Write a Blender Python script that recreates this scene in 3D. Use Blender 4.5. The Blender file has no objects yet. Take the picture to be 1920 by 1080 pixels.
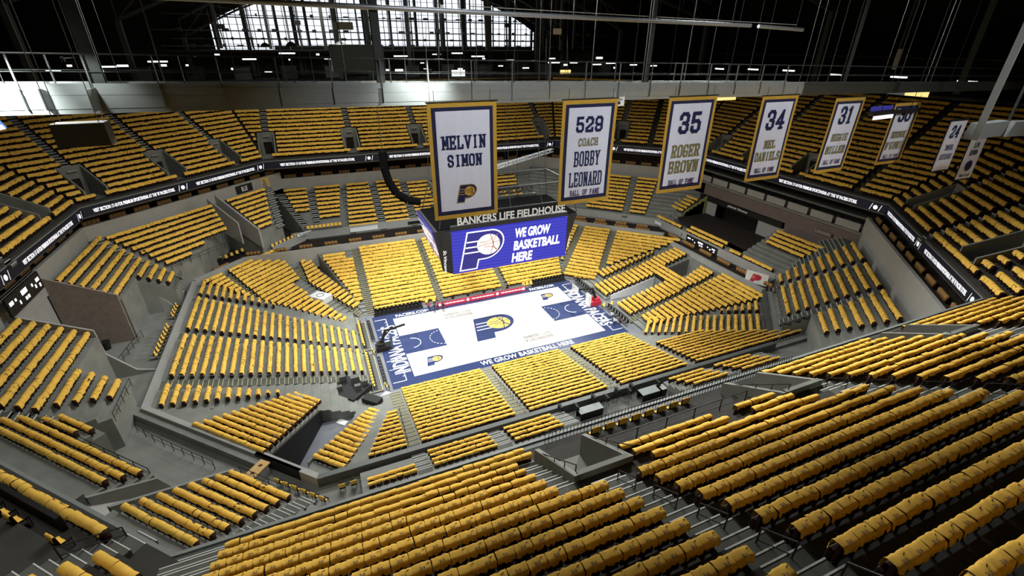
import bpy, bmesh, math, random
import numpy as np
from mathutils import Vector, Matrix
random.seed(7); RNG = np.random.default_rng(11)
S = bpy.context.scene
COL = S.collection
H = 2 ** -0.5

# ---------------------------------------------------------------- camera
CAM = Vector((-21.682, -56.636, 37.816))
RIGHT = Vector((0.92165, -0.38797, 0.00597)); UP = Vector((0.17402, 0.42704, 0.88733)); FWD = Vector((0.34681, 0.81677, -0.46109))
FOC = 879.6
cd = bpy.data.cameras.new('camera'); cam = bpy.data.objects.new('camera', cd); COL.objects.link(cam)
cd.sensor_width = 36; cd.lens = FOC / 1920 * 36; cd.clip_start = 0.1; cd.clip_end = 400
m = Matrix((RIGHT, UP, -FWD)).transposed().to_4x4(); m.translation = CAM; cam.matrix_world = m
S.camera = cam
# ---------------------------------------------------------------- world and lights
S.view_settings.view_transform = 'Standard'; S.view_settings.look = 'None'; S.view_settings.gamma = 1; S.view_settings.use_curve_mapping = False
S.view_settings.exposure = 0.0
S.cycles.max_bounces = 5; S.cycles.diffuse_bounces = 3; S.cycles.glossy_bounces = 2
w = bpy.data.worlds.new('hall_air'); S.world = w; w.use_nodes = True
w.node_tree.nodes['Background'].inputs[0].default_value = (0.75, 0.85, 1, 1); w.node_tree.nodes['Background'].inputs[1].default_value = 0.02
def lamp(name, kind, loc, aim, watts, size=1.0, sizey=None, spread=None, spot=None, blend=0.5, col=(1, 1, 1)):
    l = bpy.data.lights.new(name, kind); l.energy = watts; l.color = col
    if kind == 'AREA':
        l.shape = 'RECTANGLE'; l.size = size; l.size_y = sizey or size
        if spread: l.spread = math.radians(spread)
    else:
        l.shadow_soft_size = size
    if kind == 'SPOT': l.spot_size = math.radians(spot); l.spot_blend = blend
    o = bpy.data.objects.new(name, l); COL.objects.link(o); o.location = loc
    o.rotation_euler = (Vector(aim) - Vector(loc)).to_track_quat('-Z', 'Y').to_euler()
    return o
COURT_RIG = [(-25, -20), (25, -20), (-25, 21), (25, 21)]
for x, y in COURT_RIG:
    lamp('arena_lights', 'SPOT', (x, y, 38), (-x * .12, -y * .12, 0), 80000, 1.6, spot=80, blend=1.0, col=(0.98, 1, 0.97))
lamp('arena_fill', 'AREA', (-16, 0, 39), (-20, 0, 0), 10500, 8, 22, spread=150, col=(0.98, 1, 0.97))
lamp('arena_fill', 'AREA', (16, 0, 39), (18, 0, 0), 4800, 8, 22, spread=150, col=(0.98, 1, 0.97))
NEARL = [((-10, -12, 44), (-12, -50, 22), 5000), ((16, -14, 44), (9, -50, 24), 8500)]
for a, b, e in NEARL:
    lamp('deck_fill', 'AREA', a, b, e, 9, 5, spread=110, col=(1, 1, .96))  # unseen area lamps added to brighten the near upper deck
HOUSE = [((-34, -34, 42), (-40, -40, 8), 1500),
         ((-20, 30, 45), (-20, 48, 24), 1600), ((4, 32, 45), (4, 48, 24), 1500), ((-44, 10, 38), (-52, 12, 14), 450)]
for a, b, e in HOUSE:
    lamp('house_fill', 'AREA', a, b, e, 6, 6, spread=150, col=(1, 0.97, 0.9))  # unseen lamps added to lift the far upper deck and left stands
for x, e in ((-13, 7200), (1, 6200), (15, 4400), (27, 1500)):
    lamp('banner_light', 'SPOT', (x, -49, 44), (x, -36, 32.6), e, .5, spot=46 if x > 20 else 72, blend=.8, col=(.9, .94, 1))
# ---------------------------------------------------------------- materials
def mat(name, col, rough=0.7, metal=0.0, var=0.0, scale=3.0, emit=None, strength=1.0, bump=0.0, spec=0.3):
    m = bpy.data.materials.new(name); m.use_nodes = True
    nt = m.node_tree; b = nt.nodes['Principled BSDF']
    b.inputs['Base Color'].default_value = (*col, 1); b.inputs['Roughness'].default_value = rough; b.inputs['Metallic'].default_value = metal
    b.inputs['Specular IOR Level'].default_value = spec
    if emit:
        b.inputs['Emission Color'].default_value = (*emit, 1); b.inputs['Emission Strength'].default_value = strength
    if var or bump:
        tc = nt.nodes.new('ShaderNodeTexCoord'); nz = nt.nodes.new('ShaderNodeTexNoise'); nz.inputs['Scale'].default_value = scale; nz.inputs['Detail'].default_value = 5
        nt.links.new(tc.outputs['Object'], nz.inputs['Vector'])
        if var:
            mx = nt.nodes.new('ShaderNodeMix'); mx.data_type = 'RGBA'
            mx.inputs[6].default_value = (*[max(0, c * (1 - var)) for c in col], 1); mx.inputs[7].default_value = (*[min(1, c * (1 + var)) for c in col], 1)
            nt.links.new(nz.outputs['Fac'], mx.inputs[0]); nt.links.new(mx.outputs[2], b.inputs['Base Color'])
        if bump:
            bp = nt.nodes.new('ShaderNodeBump'); bp.inputs['Strength'].default_value = bump; nt.links.new(nz.outputs['Fac'], bp.inputs['Height']); nt.links.new(bp.outputs[0], b.inputs['Normal'])
    return m
M = dict(
 shirt=mat('gold_cotton', (0.78, 0.475, 0.085), 0.85, var=0.22, scale=1.3, spec=0.1),
 shadeshirt=mat('shaded_amber_cloth', (0.30, 0.16, 0.05), 0.9, var=0.2),  # seat amber darkened to stand in for shade inside the suites
 seat=mat('dark_red_plastic', (0.035, 0.011, 0.008), 0.6),
 conc=mat('grey_concrete', (0.20, 0.205, 0.185), 0.85, var=0.35, scale=0.6),
 concd=mat('dark_concrete', (0.10, 0.102, 0.09), 0.85, var=0.35, scale=0.8),
 wallg=mat('pale_grey_wall', (0.33, 0.33, 0.31), 0.8, var=0.12, scale=0.7),
 brick=mat('dull_brown_brick', (0.27, 0.22, 0.19), 0.9, var=0.3, scale=2.0),
 ledge=mat('grey_steel_ledge', (0.10, 0.105, 0.10), 0.5, metal=0.2, var=0.2, scale=1),
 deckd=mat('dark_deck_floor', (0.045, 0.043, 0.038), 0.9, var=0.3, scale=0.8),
 black=mat('matt_black', (0.012, 0.012, 0.012), 0.6),
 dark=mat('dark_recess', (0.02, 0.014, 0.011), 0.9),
 rail=mat('black_painted_steel', (0.02, 0.021, 0.02), 0.45, metal=0.3),
 line=mat('white_paint', (0.62, 0.64, 0.62), 0.6),
 yline=mat('yellow_step_paint', (0.55, 0.5, 0.25), 0.6),
 steel=mat('grey_painted_steel', (0.22, 0.24, 0.235), 0.5, var=0.1, scale=1.5),
 truss=mat('dark_green_steel', (0.03, 0.036, 0.033), 0.6),
 pipe=mat('galvanised_duct', (0.45, 0.48, 0.5), 0.35, metal=0.6),
 navy=mat('navy_floor_paint', (0.03, 0.045, 0.12), 0.25, spec=0.5, var=0.1, scale=0.4),
 maple=mat('pale_maple_boards', (0.80, 0.75, 0.68), 0.25, spec=0.4, var=0.04, scale=2),
 floorg=mat('grey_event_floor', (0.16, 0.17, 0.19), 0.5, var=0.2, scale=0.5),
 courtw=mat('white_court_paint', (0.85, 0.85, 0.87), 0.3),
 greyp=mat('grey_court_lettering', (0.17, 0.15, 0.14), 0.4),
 goldp=mat('gold_court_paint', (0.62, 0.45, 0.12), 0.35),
 cloth=mat('white_banner_cloth', (0.72, 0.74, 0.84), 0.85, var=0.04, scale=4, bump=0.15),
 clothg=mat('gold_banner_cloth', (0.55, 0.33, 0.045), 0.85, var=0.12, scale=3),
 clothn=mat('navy_banner_cloth', (0.018, 0.02, 0.06), 0.85),
 lettn=mat('navy_banner_letters', (0.014, 0.018, 0.075), 0.85),
 lettg=mat('dull_gold_letters', (0.22, 0.19, 0.07), 0.8, var=0.3, scale=6),
 lettp=mat('plum_banner_letters', (0.06, 0.015, 0.09), 0.85),
 red=mat('red_panel', (0.5, 0.03, 0.06), 0.5),
 ledred=mat('red_led_panel', (0.2, 0.01, 0.03), 0.4, emit=(0.75, 0.06, 0.13), strength=0.6),
 ledblue=mat('blue_led_screen', (0.01, 0.01, 0.05), 0.3, emit=(0.034, 0.036, 0.44), strength=1.0),
 lednavy=mat('navy_led_screen', (0.01, 0.01, 0.05), 0.3, emit=(0.028, 0.027, 0.20), strength=1.0),
 ledwhite=mat('white_led_text', (0.5, 0.5, 0.5), 0.4, emit=(0.95, 0.95, 1.0), strength=1.1),
 ledcream=mat('cream_led_ball', (0.5, 0.5, 0.5), 0.4, emit=(1.0, 0.86, 0.78), strength=1.0),
 ledline=mat('brown_led_line', (0.2, 0.1, 0.05), 0.4, emit=(0.28, 0.13, 0.1), strength=1.0),
 ledblack=mat('black_led_ribbon', (0.004, 0.004, 0.006), 0.5, emit=(0.004, 0.006, 0.018), strength=0.5),
 glass=mat('bright_daylight_pane', (0.6, 0.65, 0.7), 0.3, emit=(0.83, 0.90, 1.0), strength=1.25),
 panel=mat('lit_ceiling_panel', (0.8, 0.8, 0.8), 0.4, emit=(0.93, 1.0, 0.95), strength=1.6),
 warm=mat('warm_lit_sign', (0.8, 0.7, 0.4), 0.4, emit=(1.0, 0.72, 0.25), strength=1.2),
 silver=mat('pale_metal_letters', (0.28, 0.28, 0.27), 0.5, emit=(0.5, 0.5, 0.48), strength=0.15),
 white=mat('white_board', (0.78, 0.8, 0.8), 0.5),
 skin=mat('skin_tone', (0.35, 0.19, 0.13), 0.6),
 green=mat('olive_panel', (0.33, 0.35, 0.12), 0.7),
 purple=mat('dull_mauve_wall', (0.16, 0.125, 0.115), 0.8, var=0.15, scale=0.7),
 roofm=mat('dark_roof_deck', (0.018, 0.017, 0.014), 0.95),
)
# ---------------------------------------------------------------- mesh helpers
class MB:
    def __init__(s): s.v = []; s.f = []; s.m = []
    def poly(s, pts, mi=0):
        b = len(s.v); s.v += [tuple(p) for p in pts]; s.f.append(tuple(range(b, b + len(pts)))); s.m.append(mi)
    def hexa(s, p, mi=0):   # 8 points: bottom ring 0-3, top ring 4-7
        b = len(s.v); s.v += [tuple(q) for q in p]
        for f in ((3, 2, 1, 0), (4, 5, 6, 7), (0, 1, 5, 4), (1, 2, 6, 5), (2, 3, 7, 6), (3, 0, 4, 7)):
            s.f.append(tuple(b + i for i in f)); s.m.append(mi)
    def box(s, c, d, mi=0, ax=None):
        ax = ax or (Vector((1, 0, 0)), Vector((0, 1, 0)), Vector((0, 0, 1))); c = Vector(c)
        q = [c + ax[0] * (sx * d[0] / 2) + ax[1] * (sy * d[1] / 2) + ax[2] * (sz * d[2] / 2) for sz in (-1, 1) for sx, sy in ((-1, -1), (1, -1), (1, 1), (-1, 1))]
        s.hexa(q, mi)
    def bar(s, a, b, w, mi=0, h=None):   # square bar between two points
        a = Vector(a); b = Vector(b); d = b - a
        if d.length < 1e-6: return
        z = d.normalized(); u = z.cross(Vector((0, 0, 1)))
        if u.length < 1e-3: u = Vector((1, 0, 0))
        u.normalize(); v = u.cross(z); h = h or w
        s.box((a + b) / 2, (w, h, d.length), mi, (u, v, z))
    def tube(s, a, b, r, n=8, mi=0, r2=None, cap=True):
        a = Vector(a); b = Vector(b); z = (b - a).normalized(); u = z.cross(Vector((0, 0, 1)))
        if u.length < 1e-3: u = Vector((1, 0, 0))
        u.normalize(); v = z.cross(u); r2 = r if r2 is None else r2; o = len(s.v)
        for c, rr in ((a, r), (b, r2)):
            for i in range(n):
                t = 2 * math.pi * i / n; s.v.append(tuple(c + u * (rr * math.cos(t)) + v * (rr * math.sin(t))))
        for i in range(n):
            j = (i + 1) % n; s.f.append((o + i, o + j, o + n + j, o + n + i)); s.m.append(mi)
        if cap:
            s.f.append(tuple(o + i for i in reversed(range(n)))); s.m.append(mi); s.f.append(tuple(o + n + i for i in range(n))); s.m.append(mi)
    def build(s, name, mats, parent=None, smooth=False, **tags):
        me = bpy.data.meshes.new(name); me.from_pydata(s.v, [], s.f)
        for x in (mats if isinstance(mats, (list, tuple)) else [mats]): me.materials.append(M[x] if isinstance(x, str) else x)
        me.polygons.foreach_set('material_index', s.m)
        if smooth: me.polygons.foreach_set('use_smooth', [True] * len(s.f))
        me.update()
        o = bpy.data.objects.new(name, me); COL.objects.link(o)
        if parent: o.parent = parent
        for k, v in tags.items(): o[k] = v
        return o
def thing(name, label, cat, loc=(0, 0, 0), group=None, mw=None):
    o = bpy.data.objects.new(name, None); COL.objects.link(o); o.empty_display_size = 0.2
    if mw is not None: o.matrix_world = mw
    else: o.location = loc
    o['label'] = label; o['category'] = cat
    if group: o['group'] = group
    return o
def struct(mb, name, mats): return mb.build(name, mats, kind='structure')
ORD = 'first second third fourth fifth sixth seventh eighth ninth tenth eleventh twelfth thirteenth fourteenth fifteenth sixteenth seventeenth eighteenth nineteenth twentieth'.split()
def ordn(i):
    if i <= 20: return ORD[i - 1]
    return {2: 'twenty', 3: 'thirty', 4: 'forty'}[i // 10] + '-' + ORD[i % 10 - 1] if i % 10 else {3: 'thirtieth', 4: 'fortieth'}[i // 10]
# ---------------------------------------------------------------- the bowl: each stand is an inclined plane of rows facing the court
# direction outward, distance of row 0, height of its shirt tops, row pitch, row rise
ST = dict(
 near=((0, -1), 10.4, .95, .88, .31), far=((0, 1), 10.8, 1.0, .82, .29), left=((-1, 0), 20.5, 1.3, .92, .22), right=((1, 0), 20.0, 1.2, .88, .205),
 fl=((-H, H), 21.6, 1.1, .92, .225), fr=((H, H), 19.9, 1.1, .84, .31), nr=((H, -H), 21.3, 1.2, .88, .22), nl=((-H, -H), 23.9, 1.5, .86, .345),
 mleft=((-1, 0), 42.5, 9.2, .9, .53), mfl=((-H, H), 43.6, 10.25, .9, .53), mfar=((0, 1), 34.4, 6.8, .9, .57), mnl=((-H, -H), 42.1, 10.4, .9, .55),
 mnr=((H, -H), 38.5, 7.0, .9, .65), mfr=((H, H), 40.4, 7.7, .9, .54), mright=((1, 0), 41.5, 7.2, .9, .4), mnear=((0, -1), 26.7, 6.6, .85, .36),
 unear=((0, -1), 41.14, 19.84, .88, .60), ufar=((0, 1), 40.8, 19.84, .88, .60), uleft=((-1, 0), 51.05, 19.84, .88, .60), uright=((1, 0), 50.6, 19.84, .88, .60),
 ufl=((-H, H), 49.9, 19.84, .88, .60), unl=((-H, -H), 50.1, 19.84, .88, .60), ufr=((H, H), 50.0, 19.84, .88, .60), unr=((H, -H), 49.6, 19.84, .88, .60))
SH = 0.88   # shirt top above the tread
def fr_(st):
    n, d0, z0, p, r = ST[st]; return Vector((n[0], n[1], 0)), Vector((-n[1], n[0], 0)), d0, z0, p, r
def P(st, k, t, dz=0.0):
    n, tg, d0, z0, p, r = fr_(st); q = n * (d0 + p * k) + tg * t; q.z = z0 + r * k + dz; return q
def hip(a, b, k):   # where row k of stand a meets the plane of stand b
    n, tg, d0, z0, p, r = fr_(a); n2, tg2, e0, y0, p2, r2 = fr_(b)
    s = r2 / p2; D = d0 + p * k
    return ((z0 + r * k - y0) / s + e0 - D * n.dot(n2)) / n2.dot(tg)
def edge(e, st, k, k0, k1):
    if isinstance(e, str): return hip(st, e, k)
    if isinstance(e, tuple):
        f = (k - k0) / max(1e-6, k1 - k0); return e[0] + (e[1] - e[0]) * f
    return e
def terrace(name, st, k0, k1, ea, eb, mats='conc', base=None, holes=(), ke=None):
    """stepped concrete rows k0..k1 between two side edges, with walk-out holes left open"""
    mb = MB(); n, tg, d0, z0, p, r = fr_(st)
    def pt(ks, t, z): q = n * (d0 + p * ks) + tg * t; q.z = z; return q
    ke0, ke1 = ke or (k0, k1)
    for k in range(k0, k1 + 1):
        z = z0 + r * k - SH; lo, hi = k - 0.70, k + 0.30
        zb = (z - r) if base is None else base
        iv = [(edge(ea, st, lo, ke0, ke1), edge(ea, st, hi, ke0, ke1), edge(eb, st, lo, ke0, ke1), edge(eb, st, hi, ke0, ke1))]
        for (ka, kb, ha, hb) in holes:
            if ka <= k <= kb:
                o = []
                for (a0, a1, b0, b1) in iv:
                    xa = edge(ha, st, k, ka, kb); xb = edge(hb, st, k, ka, kb)
                    if xb <= min(a0, a1) or xa >= max(b0, b1): o.append((a0, a1, b0, b1)); continue
                    if xa > min(a0, a1): o.append((a0, a1, xa, xa))
                    if xb < max(b0, b1): o.append((xb, xb, b0, b1))
                iv = o
        for (a0, a1, b0, b1) in iv:
            if min(b0, b1) - max(a0, a1) < 0.02 and max(b0, b1) - min(a0, a1) < 0.05: continue
            mb.hexa([pt(lo, a0, zb), pt(lo, b0, zb), pt(hi, b1, zb), pt(hi, a1, zb), pt(lo, a0, z), pt(lo, b0, z), pt(hi, b1, z), pt(hi, a1, z)])
    return struct(mb, name, mats)
SEATS = []   # (stand, row, side coordinate, block index, number from block start, seats in the row)
NB = [0]
def rows(st, k0, k1, ea, eb, pitch=0.53, skip=None):
    NB[0] += 1
    for k in range(k0, k1 + 1):
        a = edge(ea, st, k, k0, k1); b = edge(eb, st, k, k0, k1)
        if isinstance(ea, str): a += 0.35
        if isinstance(eb, str): b -= 0.35
        n = int((b - a) / pitch + 0.25)
        if n < 1: continue
        pt = min((b - a) / n, 0.58)
        for i in range(n):
            t = (a + b) / 2 + (i - (n - 1) / 2) * pt
            if skip and any(ka <= k <= kb and ta < t < tb for ka, kb, ta, tb in skip): continue
            SEATS.append((st, k, t, NB[0], i, n, pt))
def stair(st, k0, k1, ea, eb, nose='line', mats='concd', half=True):
    """aisle steps: a half-height step in front of every row, a painted line on every edge"""
    mb = MB(); n, tg, d0, z0, p, r = fr_(st)
    def pt(ks, t, z): q = n * (d0 + p * ks) + tg * t; q.z = z; return q
    for k in range(k0, k1 + 1):
        for j in (0, 1):
            lo = k - 0.70 - (0.42 if j == 0 else 0); hi = k + 0.30 if j else k - 0.68
            z = z0 + r * k - SH + 0.012 - (r / 2 if j == 0 else 0)
            a = edge(ea, st, k, k0, k1); b = edge(eb, st, k, k0, k1)
            mb.hexa([pt(lo, a, z - r / 2), pt(lo, b, z - r / 2), pt(hi, b, z - r / 2), pt(hi, a, z - r / 2), pt(lo, a, z), pt(lo, b, z), pt(hi, b, z), pt(hi, a, z)], 0)
            w = 0.035 / p
            mb.hexa([pt(lo - .01, a, z - .05), pt(lo - .01, b, z - .05), pt(lo + w, b, z - .05), pt(lo + w, a, z - .05), pt(lo - .01, a, z + .012), pt(lo - .01, b, z + .012), pt(lo + w, b, z + .012), pt(lo + w, a, z + .012)], 1)
    return struct(mb, 'aisle_stair', [mats, nose])
# ---- lower bowl terraces
terrace('floor_lower_near', 'near', 0, 17, 'nl', 'nr', base=0)
terrace('floor_lower_left', 'left', 0, 22, 'fl', 'nl', base=0)
terrace('floor_lower_far_left', 'fl', 0, 23, (3.2, -2.4), 'left', base=0)
terrace('floor_lower_far', 'far', 0, 18, 'fr', (18.3, 23.6), base=0)
terrace('floor_lower_far_right', 'fr', 0, 16, 'right', 'far', base=0)
terrace('floor_lower_right', 'right', 0, 20, 'nr', 'fr', base=0, holes=[(0, 10, -2.35, 0.35), (14, 19, -2.5, 1.2)])
terrace('floor_lower_near_right', 'nr', 0, 17, 'near', 'right', base=0)
terrace('floor_lower_near_left', 'nl', 2, 15, 'left', (-10.3, -6.0), base=0)
terrace('floor_lower_near_left', 'nl', 0, 13, (-5.6, -2.4), 'near', base=0)
# ---- lower bowl seats
rows('near', 0, 16, (-16.5, -16.9), (-6.4, -7.6)); rows('near', 0, 16, (-4.8, -6.1), (4.9, 3.0)); rows('near', 0, 16, (6.8, 4.6), (15.9, 13.6))
rows('near', 7, 16, (-19.0, -21.6), (-17.9, -18.2)); rows('near', 7, 16, (16.1, 14.9), 'nr')
rows('left', 11, 21, (-12.9, -20.1), (-12.2, -15.4)); rows('left', 0, 21, (-4.6, -14.3), (-.4, -5.4)); rows('left', 0, 21, (.4, -3.9), (5.5, 4.8)); rows('left', 10, 21, (8.6, 6.5), (9.1, 9.9))
rows('fl', 13, 22, (4.6, 1.0), (12.2, 10.2)); rows('fl', 0, 12, (8.2, 6.6), (9.4, 12.4), skip=[(5, 8, 0, 7.6)]); rows('fl', 15, 22, (12.5, 11.4), (13.0, 14.2)); rows('fl', 11, 16, (1.4, -.8), (4.5, 1.2)); rows('fl', 1, 10, (3.8, 1.5), (5.7, 4.8))
rows('far', 3, 14, 18.0, (19.0, 22.3)); rows('far', 15, 16, 19.1, 22.7); rows('far', 0, 17, 6.7, 16.6); rows('far', 0, 17, -4.8, 5.5); rows('far', 0, 16, 'fr', -6.0)
rows('fr', 2, 15, -3.4, 'far'); rows('fr', 0, 15, (-10.4, -9.9), (-4.6, -4.9)); rows('fr', 2, 15, 'right', -11.3)
rows('right', 3, 18, (5.5, 6.5), 'fr'); rows('right', 14, 19, (1.6, 1.9), (4.9, 5.1)); rows('right', 11, 13, -5.9, 4.6); rows('right', 0, 10, .5, 4.3); rows('right', 0, 10, -6.3, -2.5)
rows('right', 14, 18, (-6.1, -5.6), (-3.6, -2.7)); rows('right', 1, 19, 'nr', (-7.6, -6.6))
rows('nr', 5, 16, 11.0, 'right'); rows('nr', 0, 16, (4.7, 5.1), (9.4, 9.8)); rows('nr', 6, 16, 'near', (3.0, 3.6))
rows('nl', 2, 14, (-14.3, -15.1), (-10.5, -6.3)); rows('nl', 0, 12, (-5.3, -2.6), (-3.3, .8))
# ---- lower aisles
for a in (('near', 0, 17, (-6.3, -7.5), (-4.9, -6.2)), ('near', 0, 17, (5.0, 3.1), (6.7, 4.5)), ('near', 0, 17, (-17.9, -18.1), (-16.6, -17.0)), ('near', 0, 16, (16.0, 13.7), (17.0, 14.8)),
          ('far', 0, 18, 5.6, 6.6), ('far', 0, 18, 16.7, 17.8), ('far', 0, 18, -5.9, -4.9), ('left', 0, 22, (-.3, -5.3), (.3, -4.0)), ('left', 0, 22, (5.6, 4.9), (6.8, 6.4)), ('left', 0, 22, (-5.4, -15.3), (-4.7, -14.4)),
          ('fl', 0, 16, (5.3, 1.6), (6.3, 3.6)), ('fl', 12, 22, (12.3, 10.3), (12.5, 11.3)), ('fr', 0, 16, -4.5, -3.5), ('fr', 0, 16, -11.2, -10.3), ('right', 1, 20, (4.4, 5.2), (5.4, 6.4)), ('right', 0, 20, (-7.4, -6.5), (-6.4, -5.7)),
          ('nr', 0, 17, (9.5, 9.9), (10.6, 10.9)), ('nr', 0, 17, (3.7, 3.7), (4.6, 5.0)), ('nl', 0, 13, (-3.2, .9), (-2.3, 1.9))):
    stair(*a, nose='yline')
# ---------------------------------------------------------------- middle (club) level terraces, seats, aisles
ZC = 5.0   # concourse floor
terrace('floor_club_left', 'mleft', 4, 9, 'mfl', -6.7, base=ZC); terrace('floor_club_left', 'mleft', 0, 3, 'mfl', (-13.4, -12.8), base=ZC, ke=(0, 3))
terrace('floor_club_left', 'mleft', 4, 9, 2.0, 16.0, base=ZC); terrace('floor_club_left', 'mleft', 0, 3, (8.8, 8.2), 'mnl', base=ZC)
terrace('floor_club_far_left', 'mfl', 0, 8, (12.5, 2.6), 'mleft', base=ZC); terrace('floor_club_far_left', 'mfl', 0, 8, (-3.2, -8.8), (2.4, 2.4), base=ZC)
terrace('floor_club_far', 'mfar', 0, 10, 'mfr', (25.0, 29.3), base=4.9)
terrace('floor_club_far_right', 'mfr', 0, 10, 'mright', 'mfar', base=4.9)
terrace('floor_club_right', 'mright', 0, 9, 'mnr', 'mfr', base=4.9, holes=[(2, 9, -4.6, 12.9)])
terrace('floor_club_near_right', 'mnr', 0, 9, 5.8, 'mright', base=ZC); terrace('floor_club_near_right', 'mnr', 3, 9, -3, 5.9, base=ZC)
terrace('floor_club_near', 'mnear', 0, 3, -22.5, -4.5, base=ZC); terrace('floor_club_near', 'mnear', 0, 3, 9.0, 23.5, base=ZC)
terrace('floor_club_near_left', 'mnl', -2, 9, -4.5, 'mnear', base=ZC); terrace('floor_club_near_left', 'mnl', 2, 9, 'mleft', -7.4, base=ZC); terrace('floor_club_near_left', 'mnl', 0, 1, -22, -16.5, base=ZC)
rows('mleft', 4, 9, (-18.4, -21.6), (-6.8, -6.9)); rows('mleft', 0, 3, (-16.8, -18.2), (-13.6, -13)); rows('mleft', 4, 9, 2.2, 14.5); rows('mleft', 0, 3, (9.0, 8.4), (11.7, 13.6))
rows('mfl', 2, 7, (6.1, 4.3), (18.4, 20.4)); rows('mfl', 1, 1, 10.9, 18.2); rows('mfl', 0, 0, 13.8, 17.7); rows('mfl', 0, 7, (-1.1, -6.5), (1.8, 1.5))
rows('mfar', 5, 10, 23.6, (26.2, 27.7)); rows('mfar', 3, 10, (18.4, 17.3), 22.1); rows('mfar', 0, 10, 11.7, (17.2, 16.0)); rows('mfar', 0, 10, 5.5, 10.2); rows('mfar', 0, 9, -.4, 4.0)
rows('mfar', 0, 9, -8, -1.8); rows('mfar', 0, 9, -14, -9.3); rows('mfar', 0, 9, -20.5, -15.3)
rows('mfr', 0, 9, (-10.7, -10.5), (-3, -4.2)); rows('mfr', 0, 9, (-15.3, -16.1), (-12.2, -11.9))
rows('mright', 5, 8, (-12.9, -13.8), (-5.9, -5.3)); rows('mright', 0, 1, -1.5, 7.6); rows('mright', 4, 8, (13.1, 13.5), (19.6, 18.4)); rows('mright', 0, 0, 9.1, 17.6); rows('mright', 0, 0, -5.4, -3.0); rows('mright', 0, 0, -11.6, -5.9)
rows('mnr', 0, 9, (17.2, 15.3), (20, 21.5)); rows('mnr', 0, 9, (7.2, 6.9), (15.6, 13.9)); rows('mnr', 3, 9, (.3, -1.2), (5.0, 5.6))
rows('mnear', 0, 3, -16.8, -11.3); rows('mnear', 0, 3, -9.7, -4.9); rows('mnear', 0, 3, (9.1, 9.9), (13.8, 14.4)); rows('mnear', 0, 3, (15.3, 16.4), (20.6, 21.8)); rows('mnear', 2, 3, -22, -18.2)
rows('mnl', 2, 4, -22, -7.6); rows('mnl', 0, 1, -21, -16.8); rows('mnl', -2, 5, (-4.2, -4.0), (1.6, 2.3))
for a in (('mfar', 0, 10, (16.1, 15.9), (17.2, 17.2)), ('mfar', 0, 10, 10.3, 11.5), ('mfar', 0, 10, 4.2, 5.3), ('mfar', 3, 10, 22.2, 23.4), ('mfar', 0, 10, -1.7, -.5), ('mfr', 0, 9, -11.8, -10.8), ('mfar', 2, 10, (24.2, 27.6), (25.2, 29.2)), ('mfl', 0, 8, (-2.9, -8.5), (-1.3, -6.8)),
          ('mfl', 0, 8, (18.6, 20.5), 'mleft'), ('mleft', 0, 9, 'mfl', (-16.9, -21.7)), ('mnr', 0, 9, (15.7, 14.0), (17.1, 15.2)), ('mnr', 0, 9, (5.8, 5.8), (7.1, 6.8)), ('mnr', 0, 9, (20.1, 21.6), 'mright'),
          ('mnear', 0, 3, -11.2, -9.8), ('mnear', 0, 3, (13.9, 14.5), (15.2, 16.3)), ('mnear', 0, 3, -18.1, -16.9), ('mnear', 0, 3, -4.8, -3.0), ('mnear', 0, 3, 21.9, 23.4), ('mnl', -2, 5, (1.7, 2.4), (2.9, 3.5)), ('mleft', 4, 9, 14.6, 16)):
    stair(*a)
# ---------------------------------------------------------------- upper deck
UP_ORDER = ['unear', 'unl', 'uleft', 'ufl', 'ufar', 'ufr', 'uright', 'unr']
HOLES = dict(unear=[(2, 5, -14.2, -11.8), (1, 4, -1.6, .9), (1, 4, 12.6, 15.2)], ufar=[(1, 5, 27.5, 30), (1, 5, 12.6, 15.2), (1, 5, -.5, 2.1), (1, 5, -28.8, -26.2), (1, 5, -14.2, -11.6)],
             ufl=[(1, 5, 6.4, 9.2), (1, 5, -3.6, -1.4), (1, 5, 17.8, 20.4)], uleft=[(1, 5, -14, -11.4)], ufr=[(1, 5, -8, -5.4)], uright=[(1, 4, -5.8, -3), (1, 5, 4.4, 7.2), (1, 4, 13.4, 16)], unr=[(1, 5, -1.6, 1.4), (1, 5, 16, 18.6)], unl=[])
LOWN = dict(unear='unl', unl='uleft', uleft='ufl', ufl='ufar', ufar='ufr', ufr='uright', uright='unr', unr='unear')
HIGHN = {v: k for k, v in LOWN.items()}
for st in UP_ORDER:
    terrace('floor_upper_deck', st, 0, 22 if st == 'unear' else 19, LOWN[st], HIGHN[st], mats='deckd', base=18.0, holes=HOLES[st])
SK = dict((st, [(ka, kb, a - .3, b + .3) for ka, kb, a, b in hs]) for st, hs in HOLES.items())
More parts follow.
